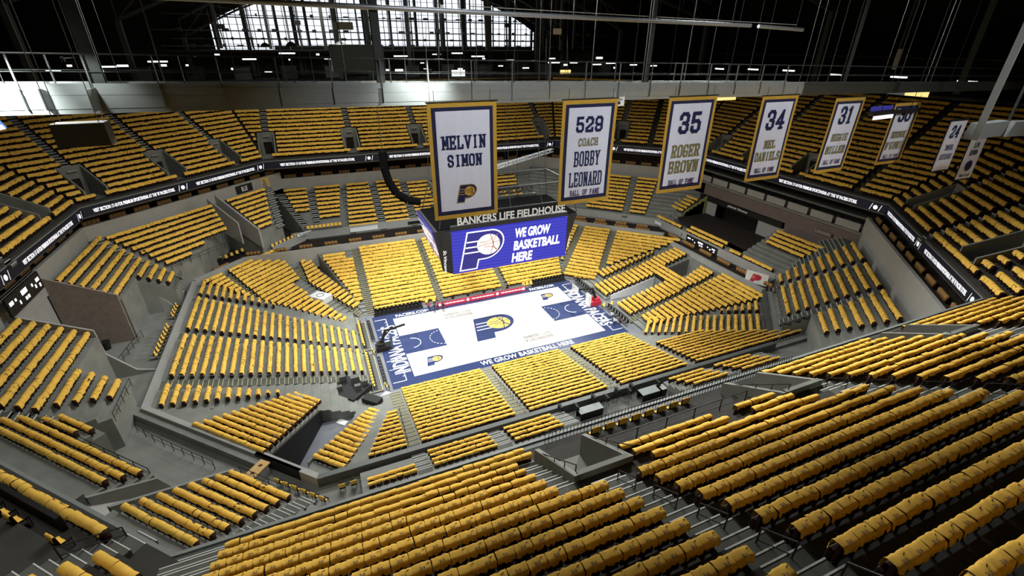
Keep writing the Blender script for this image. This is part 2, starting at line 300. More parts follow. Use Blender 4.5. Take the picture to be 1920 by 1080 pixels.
# near upper deck: the long sections either side of the stairs
rows('unear', 0, 1, -27.6, -14.4); rows('unear', 2, 6, -27.6, -15.5); rows('unear', 7, 17, -27.6, -14.0)
NEARB = NB[0]
rows('unear', 7, 18, -12.6, .1); rows('unear', 6, 6, -11.2, -1.8); rows('unear', 4, 5, -11.4, -6.2); rows('unear', 4, 5, -4.7, -2.1)
rows('unear', 0, 17, 1.9, 12.0); rows('unear', 0, 16, 15.8, 27.5)
rows('ufar', 0, 18, 'ufr', -28.4, skip=SK['ufar']); rows('ufar', 0, 18, -27, -13.4, skip=SK['ufar']); rows('ufar', 0, 18, -12.2, .2, skip=SK['ufar']); rows('ufar', 0, 18, 1.4, 13.2, skip=SK['ufar']); rows('ufar', 0, 18, 14.4, 28.1, skip=SK['ufar']); rows('ufar', 0, 18, 29.3, 'ufl', skip=SK['ufar'])
rows('ufl', 0, 18, 'ufar', -3.1, skip=SK['ufl']); rows('ufl', 0, 18, -1.9, 7.2, skip=SK['ufl']); rows('ufl', 0, 18, 8.4, 18.4, skip=SK['ufl']); rows('ufl', 0, 18, 19.6, 'uleft', skip=SK['ufl'])
rows('uleft', 0, 18, 'ufl', -13.4, skip=SK['uleft']); rows('uleft', 0, 18, -12.2, -1, skip=SK['uleft']); rows('uleft', 0, 18, .2, 14, skip=SK['uleft'])
rows('ufr', 0, 18, 'uright', -14, skip=SK['ufr']); rows('ufr', 0, 18, -12.8, -7.2, skip=SK['ufr']); rows('ufr', 0, 18, -6, 'ufar', skip=SK['ufr'])
rows('uright', 0, 18, 'unr', -14.9, skip=SK['uright']); rows('uright', 0, 18, -13.7, -5, skip=SK['uright']); rows('uright', 0, 18, -3.8, 5.2, skip=SK['uright']); rows('uright', 0, 18, 6.4, 14.1, skip=SK['uright']); rows('uright', 0, 18, 15.3, 'ufr', skip=SK['uright'])
rows('unr', 0, 18, 'unear', -4.8, skip=SK['unr']); rows('unr', 0, 18, -3.6, 7, skip=SK['unr']); rows('unr', 0, 18, 8.2, 16.7, skip=SK['unr']); rows('unr', 0, 18, 17.9, 'uright', skip=SK['unr'])
rows('unl', 0, 0, -14, 4.4); rows('unl', 1, 8, 5.8, 'unear')
for a in (('unear', 7, 19, -13.95, -12.65), ('unear', 0, 6, -15.45, -14.3), ('unear', 5, 19, .15, 1.75), ('unear', 0, 19, -30.2, -27.7), ('unear', 4, 18, 12.2, 15.6), ('unl', 0, 9, 4.5, 5.7),
          ('ufar', 6, 18, 13.25, 14.35), ('ufar', 6, 18, 28.15, 29.25), ('ufar', 6, 18, .25, 1.35), ('ufar', 6, 18, -28.35, -27.05), ('ufar', 6, 18, -13.35, -12.25), ('ufl', 6, 18, 7.25, 8.35), ('ufl', 6, 18, -3.05, -1.95), ('ufl', 6, 18, 18.45, 19.55),
          ('uleft', 6, 18, -13.35, -12.25), ('uleft', 0, 18, -.95, .15), ('ufr', 6, 18, -7.15, -6.05), ('uright', 5, 18, -4.95, -3.85), ('uright', 6, 18, 5.25, 6.35), ('uright', 5, 18, 14.15, 15.25), ('unr', 6, 18, -4.75, -3.65), ('unr', 0, 18, 7.05, 8.15), ('unr', 6, 18, 16.75, 17.85)):
    stair(*a)
def walkout(st, ka, kb, a, b, mats=('conc', 'dark', 'line')):
    """sunken walk-out: two side walls, a back wall with a dark doorway"""
    mb = MB(); n, tg, d0, z0, p, r = fr_(st)
    def pt(ks, t, z): q = n * (d0 + p * ks) + tg * t; q.z = z; return q
    zf = z0 + r * ka - SH - r; lo = ka - .7; hi = kb + .3; w = .18
    zt0 = z0 + r * ka - SH + .75; zt1 = z0 + r * kb - SH + .95
    for t0, t1 in ((a - w, a + .05), (b - .05, b + w)):
        mb.hexa([pt(lo, t0, zf), pt(lo, t1, zf), pt(hi, t1, zf), pt(hi, t0, zf), pt(lo, t0, zt0), pt(lo, t1, zt0), pt(hi, t1, zt1), pt(hi, t0, zt1)], 0)
    mb.hexa([pt(lo, a, zf - .1), pt(lo, b, zf - .1), pt(hi, b, zf - .1), pt(hi, a, zf - .1), pt(lo, a, zf), pt(lo, b, zf), pt(hi, b, zf), pt(hi, a, zf)], 0)
    # back wall with doorway
    dz = min(zf + 2.2, zt1 - .35); wd = (b - a) * .22
    for t0, t1, za, zb in ((a, a + wd, zf, zt1), (b - wd, b, zf, zt1), (a + wd, b - wd, dz, zt1)):
        mb.hexa([pt(hi - .25, t0, za), pt(hi - .25, t1, za), pt(hi, t1, za), pt(hi, t0, za), pt(hi - .25, t0, zb), pt(hi - .25, t1, zb), pt(hi, t1, zb), pt(hi, t0, zb)], 0)
    mb.poly([pt(hi - .02, a + wd, zf), pt(hi - .02, b - wd, zf), pt(hi - .02, b - wd, dz), pt(hi - .02, a + wd, dz)], 1)
    return struct(mb, 'trim_walkout', list(mats))
for st, hs in HOLES.items():
    for h in hs: walkout(st, *h)
# ---------------------------------------------------------------- rings (octagons) that follow the bowl
def octo(d):   # distances keyed near nl left fl far fr right nr -> corner points between successive sides
    N = dict(near=(0, -1), nl=(-H, -H), left=(-1, 0), fl=(-H, H), far=(0, 1), fr=(H, H), right=(1, 0), nr=(H, -H)); out = []
    ks = ['near', 'nl', 'left', 'fl', 'far', 'fr', 'right', 'nr']
    for i, k in enumerate(ks):
        a, b = N[ks[i - 1]], N[k]; det = a[0] * b[1] - a[1] * b[0]
        out.append(((d[ks[i - 1]] * b[1] - d[k] * a[1]) / det, (a[0] * d[k] - b[0] * d[ks[i - 1]]) / det))
    return {k: (out[i], out[(i + 1) % 8]) for i, k in enumerate(ks)}
def off(d, e): return {k: v + e for k, v in d.items()}
def ringseg(mb, o0, o1, k, z0, z1, mi=0):   # solid between inner ring o0 and outer ring o1 on side k
    (a, b), (c, d) = o0[k], o1[k]
    mb.hexa([(*a, z0), (*b, z0), (*d, z0), (*c, z0), (*a, z1), (*b, z1), (*d, z1), (*c, z1)], mi)
SIDES = ['near', 'nl', 'left', 'fl', 'far', 'fr', 'right', 'nr']
SIDEN = dict(near='near', nl='near_left', left='left', fl='far_left', far='far', fr='far_right', right='right', nr='near_right')
D_UP = dict(near=39.75, nl=49.25, left=50.4, fl=49.25, far=40.0, fr=49.3, right=49.9, nr=49.0)
D_LOW = dict(near=25.15, nl=35.9, left=40.75, fl=42.6, far=25.4, fr=33.2, right=37.55, nr=36.2)
o_up, o_up2, o_up3 = octo(D_UP), octo(off(D_UP, .45)), octo(off(D_UP, 1.0))
for k in SIDES:   # parapet of the upper deck
    mb = MB(); ringseg(mb, o_up, o_up2, k, 17.2, 18.62, 0); ringseg(mb, o_up2, o_up3, k, 17.0, 18.05, 0); ringseg(mb, octo(off(D_UP, -.03)), octo(off(D_UP, .14)), k, 18.62, 18.70, 1)
    struct(mb, 'wall_parapet_' + SIDEN[k], ['ledge', 'steel'])
o_l0, o_l1 = octo(D_LOW), octo(off(D_LOW, .5))
ZL = dict(near=6.0, nl=6.1, left=6.1, fl=6.3, far=6.4, fr=6.1, right=5.3, nr=5.2)
for k in SIDES:   # wall behind the last row of the lower bowl
    mb = MB(); ringseg(mb, o_l0, o_l1, k, 3.0, ZL[k], 0); struct(mb, 'wall_lower_' + SIDEN[k], ['wallg' if k not in ('near', 'nr') else 'ledge'])
big = octo(dict(near=72, nl=90, left=80, fl=90, far=78, fr=90, right=80, nr=90))
for k in SIDES:   # concourse floor round the bowl
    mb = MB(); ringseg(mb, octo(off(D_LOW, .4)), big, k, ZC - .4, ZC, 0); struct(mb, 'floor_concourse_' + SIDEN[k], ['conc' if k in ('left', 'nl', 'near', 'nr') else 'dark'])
# light wall above the club seats, suite balcony behind it
D_CW = dict(near=60, nl=60, left=51.5, fl=50.9, far=44.3, fr=50.3, right=60, nr=47.9)
ZCW = dict(left=(12.5, 15.6), fl=(12.5, 15.6), far=(11, 14.3), fr=(11, 14.6), nr=(11, 15.9))
o_c0, o_c1, o_c2 = octo({**D_CW, 'near': 40.5, 'nl': 50, 'right': 51}), octo({**off(D_CW, .4), 'near': 41, 'nl': 50.4, 'right': 51.4}), octo({**off(D_CW, 7), 'near': 47, 'nl': 57, 'right': 58})
o_c15 = octo({**off(D_CW, 2.6), 'near': 43, 'nl': 53, 'right': 54})
for k, (a, b) in ZCW.items():
    mb = MB(); ringseg(mb, o_c0, o_c1, k, a, b, 0); struct(mb, 'wall_club_' + SIDEN[k], ['wallg'])
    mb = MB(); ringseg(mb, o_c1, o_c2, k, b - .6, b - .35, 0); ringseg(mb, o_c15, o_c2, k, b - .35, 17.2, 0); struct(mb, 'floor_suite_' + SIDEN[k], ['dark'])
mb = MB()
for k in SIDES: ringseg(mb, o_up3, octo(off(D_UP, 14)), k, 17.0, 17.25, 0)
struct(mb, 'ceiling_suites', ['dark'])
# rows of plain suite seats inside the balconies and under the club stands
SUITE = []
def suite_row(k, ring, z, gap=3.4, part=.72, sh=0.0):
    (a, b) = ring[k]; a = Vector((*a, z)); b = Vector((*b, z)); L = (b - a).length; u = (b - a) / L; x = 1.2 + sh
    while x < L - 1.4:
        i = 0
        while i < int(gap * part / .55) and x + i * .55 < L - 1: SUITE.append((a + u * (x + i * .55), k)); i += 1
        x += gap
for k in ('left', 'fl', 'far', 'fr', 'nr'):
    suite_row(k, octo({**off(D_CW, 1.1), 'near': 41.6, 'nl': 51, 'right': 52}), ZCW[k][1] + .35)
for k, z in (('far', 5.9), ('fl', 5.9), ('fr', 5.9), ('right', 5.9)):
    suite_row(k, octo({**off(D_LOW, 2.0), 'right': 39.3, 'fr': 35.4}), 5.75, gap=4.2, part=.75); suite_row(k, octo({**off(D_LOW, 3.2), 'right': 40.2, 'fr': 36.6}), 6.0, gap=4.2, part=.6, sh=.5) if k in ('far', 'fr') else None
# ---------------------------------------------------------------- seats and the gold shirts over them
def seat_frames(seats):
    O = np.array([P(s[0], s[1], s[2]) for s in seats]); N = np.array([(*ST[s[0]][0], 0.0) for s in seats]); T = np.stack([-N[:, 1], N[:, 0], N[:, 2]], 1)
    return O, N, T
def px(p):
    d = Vector(p) - CAM; z = d.dot(FWD)
    return 960 + FOC * d.dot(RIGHT) / z, 540 - FOC * d.dot(UP) / z, z
cand = []
for i, s in enumerate(SEATS):
    if s[0] == 'unear':
        x, y, z = px(P(s[0], s[1], s[2]))
        if z > 1 and -5 < x < 1925 and 0 < y < 1090: cand.append((z, i))
cand.sort(); NEAR = [i for z, i in cand[:300]]; nearset = set(NEAR)
REST = [s for i, s in enumerate(SEATS) if i not in nearset]
# shirts as one mass: a draped strip of cloth for every remaining seat
def mass(name, V, F, mt, label, cat):
    me = bpy.data.meshes.new(name); nv = len(V); nf = len(F)
    me.vertices.add(nv); me.vertices.foreach_set('co', V.astype(np.float32).ravel())
    me.loops.add(nf * 4); me.loops.foreach_set('vertex_index', F.astype(np.int32).ravel())
    me.polygons.add(nf); me.polygons.foreach_set('loop_start', np.arange(0, nf * 4, 4, dtype=np.int32)); me.polygons.foreach_set('loop_total', np.full(nf, 4, dtype=np.int32))
    me.materials.append(M[mt]); me.update(calc_edges=True); me.validate()
    o = bpy.data.objects.new(name, me); COL.objects.link(o); o['kind'] = 'stuff'; o['label'] = label; o['category'] = cat
    return o
def shirt_mass(seats, name, label):
    O, N, T = seat_frames(seats); n = len(seats); W = np.array([s[6] for s in seats]) * .5
    prof = np.array([(-.27, -.40), (-.225, -.02), (-.06, .03), (.12, -.005), (.165, -.20)]); cols = np.array([-1.0, 0.0, 1.0])
    V = np.zeros((n, 3, 5, 3)); jit = RNG.normal(0, 1, (n, 3, 5, 2)); hem = RNG.uniform(-.06, .09, (n, 3, 2)); miss = RNG.uniform(0, 1, n)
    wid = W * np.where(RNG.uniform(0, 1, n) < .12, .88, .99)
    slim = np.array([1.0 if s[0] in ('near', 'mnear', 'unear') else 0.0 for s in seats]); PS = np.array([(-.15, -.34), (-.125, -.01), (.0, .015), (.10, .0), (.13, -.14)])
    sh = RNG.normal(0, .012, n); dz = RNG.normal(0, .012, n)
    for c in range(3):
        for q in range(5):
            b = prof[q, 0] * (1 - slim) + PS[q, 0] * slim + jit[:, c, q, 0] * .012 + sh; z = prof[q, 1] * (1 - slim) + PS[q, 1] * slim + jit[:, c, q, 1] * .010 + dz - (abs(cols[c]) * .012)
            if q == 0: z = z + hem[:, c, 0]
            if q == 4: z = z + hem[:, c, 1]
            V[:, c, q] = O + T * (cols[c] * wid)[:, None] + N * b[:, None]; V[:, c, q, 2] += z
    base = (np.arange(n) * 15)[:, None]; F = []
    for c in range(2):
        for q in range(4):
            a = c * 5 + q; F.append(np.concatenate([base + a, base + a + 5, base + a + 6, base + a + 1], 1))
    return mass(name, V.reshape(-1, 3), np.stack(F, 1).reshape(-1, 4), 'shirt', label, 'shirts')
BOXF = np.array([(3, 2, 1, 0), (4, 5, 6, 7), (0, 1, 5, 4), (1, 2, 6, 5), (2, 3, 7, 6), (3, 0, 4, 7)])
def seat_mass(seats, name, label, mt='seat', tall=True):
    O, N, T = seat_frames(seats); n = len(seats); W = np.array([s[6] for s in seats]) * .5 - .02; out = []; f0 = np.array([.26 if s[0] in ('near', 'mnear', 'unear') else 1.0 for s in seats])[:, None]
    for (b0, b1, z0, z1, wf) in ((-.20, .10, -.60, -.035, 1.0), (-.06, .04, -.88, -.60, .12)):
        V = np.zeros((n, 8, 3)); i = 0
        for z in (z0, z1):
            for sx, b in ((-1, b0), (1, b0), (1, b1), (-1, b1)):
                V[:, i] = O + T * (sx * W * wf)[:, None] + N * b * (f0 if b < -.1 else (f0 * .5 + .5)); V[:, i, 2] += z; i += 1
        out.append(V)
    V = np.concatenate(out, 1); base = (np.arange(n) * 16)[:, None, None]
    F = np.concatenate([base + BOXF[None], base + 8 + BOXF[None]], 1).reshape(-1, 4)
    return mass(name, V.reshape(-1, 3), F, mt, label, 'seats')
shirt_mass(REST, 'draped_shirts', 'gold giveaway shirts draped over all the other seats of the arena bowl')
seat_mass(REST, 'arena_seats', 'dark red folding seats in rows under the gold shirts')
# plain suite seats
def suite_mass():
    V = []; F = []
    N = dict(left=(-1, 0), fl=(-H, H), far=(0, 1), fr=(H, H), right=(1, 0), nr=(H, -H), near=(0, -1), nl=(-H, -H))
    for p, k in SUITE:
        n = np.array((*N[k], 0)); t = np.array((-n[1], n[0], 0)); p = np.array(p); b = len(V)
        for z in (-.5, .12):
            for sx, bb in ((-1, -.2), (1, -.2), (1, .12), (-1, .12)): V.append(p + t * sx * .25 + n * bb + np.array((0, 0, z)))
        F += [[b + j for j in f] for f in BOXF]
    return mass('suite_seats', np.array(V), np.array(F), 'shadeshirt', 'dim gold covered seats inside the suite balconies', 'seats')
suite_mass()
# the three hundred nearest seats, each with its own shirt
LET = {'V': [[(0, 1), (.5, 0)], [(.5, 0), (1, 1)]], 'I': [[(.5, 0), (.5, 1)]], 'E': [[(0, 0), (0, 1)], [(0, 1), (.9, 1)], [(0, .5), (.8, .5)], [(0, 0), (.9, 0)]]}
def shirt_mesh(v):
    r = random.Random(100 + v); mb = MB(); W = .256; nc = 13
    prof = [(-.185, -.34), (-.178, -.22), (-.170, -.10), (-.160, -.03), (-.14, .012), (-.09, .024), (-.015, .028), (.06, .026), (.115, .014), (.14, -.02), (.152, -.08), (.166, -.16)]
    ph = [r.uniform(0, 6.28) for _ in range(6)]
    def pt(c, q, e=0.0):
        u = c / (nc - 1) * 2 - 1; b, z = prof[q]; drop = abs(q - 6) / 6
        wv = .012 * math.sin(u * 4 + ph[0]) + .009 * math.sin(u * 9 + ph[1] + b * 14) + .006 * math.sin(u * 17 + ph[2] + q)
        z2 = z + wv * (.6 + drop) - .010 * u * u; b2 = b + (.016 * math.sin(u * 7 + ph[3] + z * 9) + .01 * math.sin(u * 13 + ph[4])) * drop
        if q == len(prof) - 1: z2 += .045 * math.sin(u * 5 + ph[5]) + .03 * math.sin(u * 11 + ph[2])
        if q == 0: z2 += .04 * math.sin(u * 4 + ph[1])
        return Vector((u * W * (1 + .02 * math.sin(q * 1.7 + ph[3])), b2, z2 + e))
    for layer, e in ((0, 0.0), (1, -.008)):
        b = len(mb.v)
        for c in range(nc):
            for q in range(len(prof)):
                p = pt(c, q)
                if layer: p = p + Vector((0, .007 if prof[q][0] < -.2 else (-.007 if prof[q][0] > .1 else 0), -.007))
                mb.v.append(tuple(p))
        L = len(prof)
        for c in range(nc - 1):
            for q in range(L - 1):
                f = (b + c * L + q, b + (c + 1) * L + q, b + (c + 1) * L + q + 1, b + c * L + q + 1)
                mb.f.append(f if not layer else f[::-1]); mb.m.append(0)
    def surf(x, y):   # top surface height
        u = x / W; z = .029 - .5 * (y + .0) ** 2
        return z + (.012 * math.sin(u * 4 + ph[0]) + .009 * math.sin(u * 9 + ph[1] + y * 14)) * .7 - .010 * u * u + .014
    if v % 6 != 5:   # printed word, read from the court side
        ox = r.uniform(-.03, .03); oy = .055 + r.uniform(-.012, .012); x0 = .075
        for i, ch in enumerate('VIE'):
            for st_ in LET[ch]:
                q = [(ox + x0 - i * .055 - a * .042, oy + (c - .5) * .075) for a, c in st_]
                d = Vector((q[1][0] - q[0][0], q[1][1] - q[0][1])).normalized(); nn = Vector((-d.y, d.x)) * .0065
                mb.poly([(q[0][0] + nn.x, q[0][1] + nn.y, surf(*q[0])), (q[1][0] + nn.x, q[1][1] + nn.y, surf(*q[1])), (q[1][0] - nn.x, q[1][1] - nn.y, surf(*q[1])), (q[0][0] - nn.x, q[0][1] - nn.y, surf(*q[0]))], 1)
    if v % 3 != 1:   # open fold at the neck
        cx = r.uniform(.12, .2); cy = r.uniform(-.08, -.05); pts = []
        for i in range(7):
            a = i / 6 * math.pi; pts.append((cx + .055 * math.cos(a), cy + .02 * math.sin(a) - .02 * math.cos(a)))
        for i in range(6, -1, -1):
            a = i / 6 * math.pi; pts.append((cx + .055 * math.cos(a), cy - .004 * math.sin(a) - .02 * math.cos(a)))
        mb.poly([(x, y, surf(x, y)) for x, y in pts], 2)
    o = mb.build('draped_shirt', ['shirt', 'lettn', 'seat'], smooth=True); me = o.data; bpy.data.objects.remove(o); return me
SHIRTS = [shirt_mesh(v) for v in range(12)]
def bevbox(name, c, d, mt, bev=.02):
    bm = bmesh.new(); bmesh.ops.create_cube(bm, size=1); bmesh.ops.scale(bm, vec=d, verts=bm.verts); bmesh.ops.translate(bm, vec=c, verts=bm.verts)
    bmesh.ops.bevel(bm, geom=bm.edges[:], offset=bev, segments=2, affect='EDGES', profile=.5)
    me = bpy.data.meshes.new(name); bm.to_mesh(me); bm.free(); me.materials.append(M[mt])
    return me
SEATPARTS = [('backrest', bevbox('backrest', (0, .02, -.32), (.46, .10, .56), 'seat', .02)), ('seat_pan', bevbox('seat_pan', (0, -.12, -.55), (.44, .15, .36), 'seat', .03)), ('leg', bevbox('leg', (0, .0, -.735), (.07, .09, .27), 'rail', .01))]
def place_near(i):
    st, k, t, blk, idx, n, pt = SEATS[i]
    q = P(st, k, t); nrm = Vector((*ST[st][0], 0)); tg = Vector((-nrm.y, nrm.x, 0)); mw = Matrix((tg, nrm, Vector((0, 0, 1)))).transposed().to_4x4(); mw.translation = q
    if t < -13.9: where = '%s seat left of the near stairs' % ordn(n - idx)
    elif t < .5: where = '%s seat right of the near stairs' % ordn(idx + 1)
    else: where = '%s seat beyond the second stairs' % ordn(idx + 1)
    o = bpy.data.objects.new('draped_shirt', SHIRTS[(i * 7 + k * 5) % 12]); COL.objects.link(o)
    o.matrix_world = mw @ Matrix.Translation((random.gauss(0, .008), random.gauss(0, .008), .004)) @ Matrix.Rotation(random.gauss(0, .03), 4, 'Z') @ Matrix.Scale(pt / .53, 4, (1, 0, 0))
    o['label'] = 'gold shirt on %s, %s row above rail' % (where, ordn(k + 1)); o['category'] = 'shirt'; o['group'] = 'gold shirts on the nearest seats'
    mb = mw.copy(); mb.translation = q - Vector((0, 0, SH))
    r = thing('arena_seat', 'dark folding %s, %s row above rail, under shirt' % (where.replace(' seat ', ' seat '), ordn(k + 1)), 'seat', mw=mb, group='dark seats under the nearest shirts')
    for nm, me in SEATPARTS:
        c = bpy.data.objects.new(nm, me); COL.objects.link(c); c.parent = r; c.location = (0, 0, SH)
for i in NEAR: place_near(i)
# ---------------------------------------------------------------- lettering
FONT = {}
def text_mesh(body, wd, ht, shear=0.0, bold=0.0, ext=0.01, squeeze=True):
    """flat lettering laid out in x (width wd) and y (height ht), centred, facing +z"""
    c = bpy.data.curves.new('lettering', 'FONT'); c.body = body; c.shear = shear; c.offset = bold; c.extrude = 0; c.align_x = 'LEFT'; c.resolution_u = 3
    o = bpy.data.objects.new('lettering', c); me = bpy.data.meshes.new_from_object(o); bpy.data.objects.remove(o); bpy.data.curves.remove(c)
    V = np.zeros(len(me.vertices) * 3); me.vertices.foreach_get('co', V); V = V.reshape(-1, 3); lo = V.min(0); hi = V.max(0)
    V[:, 0] = ((V[:, 0] - lo[0]) / (hi[0] - lo[0]) - .5) * wd; V[:, 1] = ((V[:, 1] - lo[1]) / max(1e-6, hi[1] - lo[1]) - .5) * ht; V[:, 2] = 0
    me.vertices.foreach_set('co', V.ravel()); me.update(); return me
# a block alphabet with slab serifs, on a 0..1 grid: strokes, then points that get a serif
SL = {
 'A': ([((0.1, 0), (.5, 1)), ((.5, 1), (.9, 0)), ((.25, .33), (.75, .33))], [(.1, 0), (.9, 0)]),
 'B': ([((.15, 0), (.15, 1)), ((0, 1), (.7, 1)), ((.7, 1), (.85, .87)), ((.85, .87), (.85, .63)), ((.85, .63), (.7, .5)), ((.15, .5), (.7, .5)), ((.7, .5), (.9, .37)), ((.9, .37), (.9, .13)), ((.9, .13), (.7, 0)), ((0, 0), (.7, 0))], []),
 'C': ([((.9, .72), (.9, .85)), ((.9, .85), (.72, 1)), ((.72, 1), (.28, 1)), ((.28, 1), (.1, .85)), ((.1, .85), (.1, .15)), ((.1, .15), (.28, 0)), ((.28, 0), (.72, 0)), ((.72, 0), (.9, .15)), ((.9, .15), (.9, .28))], []),
 'D': ([((.15, 0), (.15, 1)), ((0, 1), (.7, 1)), ((.7, 1), (.9, .85)), ((.9, .85), (.9, .15)), ((.9, .15), (.7, 0)), ((0, 0), (.7, 0))], []),
 'E': ([((.15, 0), (.15, 1)), ((0, 1), (.9, 1)), ((.9, 1), (.9, .8)), ((.15, .5), (.65, .5)), ((.65, .6), (.65, .4)), ((0, 0), (.9, 0)), ((.9, 0), (.9, .2))], []),
 'F': ([((.15, 0), (.15, 1)), ((0, 1), (.9, 1)), ((.9, 1), (.9, .8)), ((.15, .5), (.65, .5)), ((.65, .6), (.65, .4))], [(.15, 0)]),
 'G': ([((.9, .75), (.9, .85)), ((.9, .85), (.72, 1)), ((.72, 1), (.28, 1)), ((.28, 1), (.1, .85)), ((.1, .85), (.1, .15)), ((.1, .15), (.28, 0)), ((.28, 0), (.72, 0)), ((.72, 0), (.9, .15)), ((.9, .15), (.9, .45)), ((.9, .45), (.55, .45))], []),
 'H': ([((.15, 0), (.15, 1)), ((.85, 0), (.85, 1)), ((.15, .5), (.85, .5))], [(.15, 0), (.15, 1), (.85, 0), (.85, 1)]),
 'I': ([((.5, 0), (.5, 1))], [(.5, 0), (.5, 1)]),
 'K': ([((.15, 0), (.15, 1)), ((.15, .4), (.8, 1)), ((.4, .6), (.85, 0))], [(.15, 0), (.15, 1), (.82, 1), (.85, 0)]),
 'L': ([((.15, 0), (.15, 1)), ((0, 0), (.9, 0)), ((.9, 0), (.9, .25))], [(.15, 1)]),
 'M': ([((.1, 0), (.1, 1)), ((.9, 0), (.9, 1)), ((.1, 1), (.5, .3)), ((.5, .3), (.9, 1))], [(.1, 0), (.9, 0), (.05, 1), (.95, 1)]),
 'N': ([((.15, 0), (.15, 1)), ((.85, 0), (.85, 1)), ((.15, 1), (.85, 0))], [(.15, 0), (.1, 1), (.85, 1)]),
 'O': ([((.28, 1), (.72, 1)), ((.72, 1), (.9, .85)), ((.9, .85), (.9, .15)), ((.9, .15), (.72, 0)), ((.72, 0), (.28, 0)), ((.28, 0), (.1, .15)), ((.1, .15), (.1, .85)), ((.1, .85), (.28, 1))], []),
 'P': ([((.15, 0), (.15, 1)), ((0, 1), (.7, 1)), ((.7, 1), (.9, .87)), ((.9, .87), (.9, .58)), ((.9, .58), (.7, .45)), ((.15, .45), (.7, .45))], [(.15, 0)]),
 'R': ([((.15, 0), (.15, 1)), ((0, 1), (.7, 1)), ((.7, 1), (.88, .87)), ((.88, .87), (.88, .63)), ((.88, .63), (.7, .5)), ((.15, .5), (.7, .5)), ((.6, .5), (.85, 0))], [(.15, 0), (.87, 0)]),
 'S': ([((.88, .75), (.88, .87)), ((.88, .87), (.7, 1)), ((.7, 1), (.28, 1)), ((.28, 1), (.1, .87)), ((.1, .87), (.1, .65)), ((.1, .65), (.28, .52)), ((.28, .52), (.72, .48)), ((.72, .48), (.9, .35)), ((.9, .35), (.9, .13)), ((.9, .13), (.72, 0)), ((.72, 0), (.28, 0)), ((.28, 0), (.1, .13)), ((.1, .13), (.1, .27))], []),
 'T': ([((.5, 0), (.5, 1)), ((.05, 1), (.95, 1)), ((.05, 1), (.05, .8)), ((.95, 1), (.95, .8))], [(.5, 0)]),
 'U': ([((.12, 1), (.12, .15)), ((.12, .15), (.3, 0)), ((.3, 0), (.7, 0)), ((.7, 0), (.88, .15)), ((.88, .15), (.88, 1))], [(.12, 1), (.88, 1)]),
 'V': ([((.1, 1), (.5, 0)), ((.5, 0), (.9, 1))], [(.1, 1), (.9, 1)]),
 'W': ([((.05, 1), (.28, 0)), ((.28, 0), (.5, .7)), ((.5, .7), (.72, 0)), ((.72, 0), (.95, 1))], [(.05, 1), (.95, 1)]),
 'Y': ([((.1, 1), (.5, .45)), ((.9, 1), (.5, .45)), ((.5, .45), (.5, 0))], [(.1, 1), (.9, 1), (.5, 0)]),
 '0': ([((.28, 1), (.72, 1)), ((.72, 1), (.9, .85)), ((.9, .85), (.9, .15)), ((.9, .15), (.72, 0)), ((.72, 0), (.28, 0)), ((.28, 0), (.1, .15)), ((.1, .15), (.1, .85)), ((.1, .85), (.28, 1))], []),
 '1': ([((.5, 0), (.5, 1)), ((.5, 1), (.25, .85))], [(.5, 0)]),
 '2': ([((.1, .72), (.1, .85)), ((.1, .85), (.28, 1)), ((.28, 1), (.72, 1)), ((.72, 1), (.9, .85)), ((.9, .85), (.9, .6)), ((.9, .6), (.1, .2)), ((.1, .2), (.1, 0)), ((.1, 0), (.9, 0)), ((.9, 0), (.9, .2))], []),
 '3': ([((.1, .75), (.1, .87)), ((.1, .87), (.28, 1)), ((.28, 1), (.7, 1)), ((.7, 1), (.88, .87)), ((.88, .87), (.88, .63)), ((.88, .63), (.7, .5)), ((.4, .5), (.7, .5)), ((.7, .5), (.9, .37)), ((.9, .37), (.9, .13)), ((.9, .13), (.72, 0)), ((.72, 0), (.28, 0)), ((.28, 0), (.1, .13)), ((.1, .13), (.1, .25))], []),
 '4': ([((.68, 0), (.68, 1)), ((.68, 1), (.05, .3)), ((.05, .3), (.95, .3))], [(.68, 0)]),
 '5': ([((.85, 1), (.15, 1)), ((.15, 1), (.12, .52)), ((.12, .58), (.7, .58)), ((.7, .58), (.9, .45)), ((.9, .45), (.9, .13)), ((.9, .13), (.72, 0)), ((.72, 0), (.28, 0)), ((.28, 0), (.1, .13)), ((.1, .13), (.1, .25))], []),
 '9': ([((.1, .25), (.1, .13)), ((.1, .13), (.28, 0)), ((.28, 0), (.72, 0)), ((.72, 0), (.9, .15)), ((.9, .15), (.9, .85)), ((.9, .85), (.72, 1)), ((.72, 1), (.28, 1)), ((.28, 1), (.1, .85)), ((.1, .85), (.1, .6)), ((.1, .6), (.28, .45)), ((.28, .45), (.9, .45))], []),
 "'": ([((.5, 1), (.5, .75))], []), '.': ([((.5, 0), (.5, .06))], []), ' ': ([], []),
}
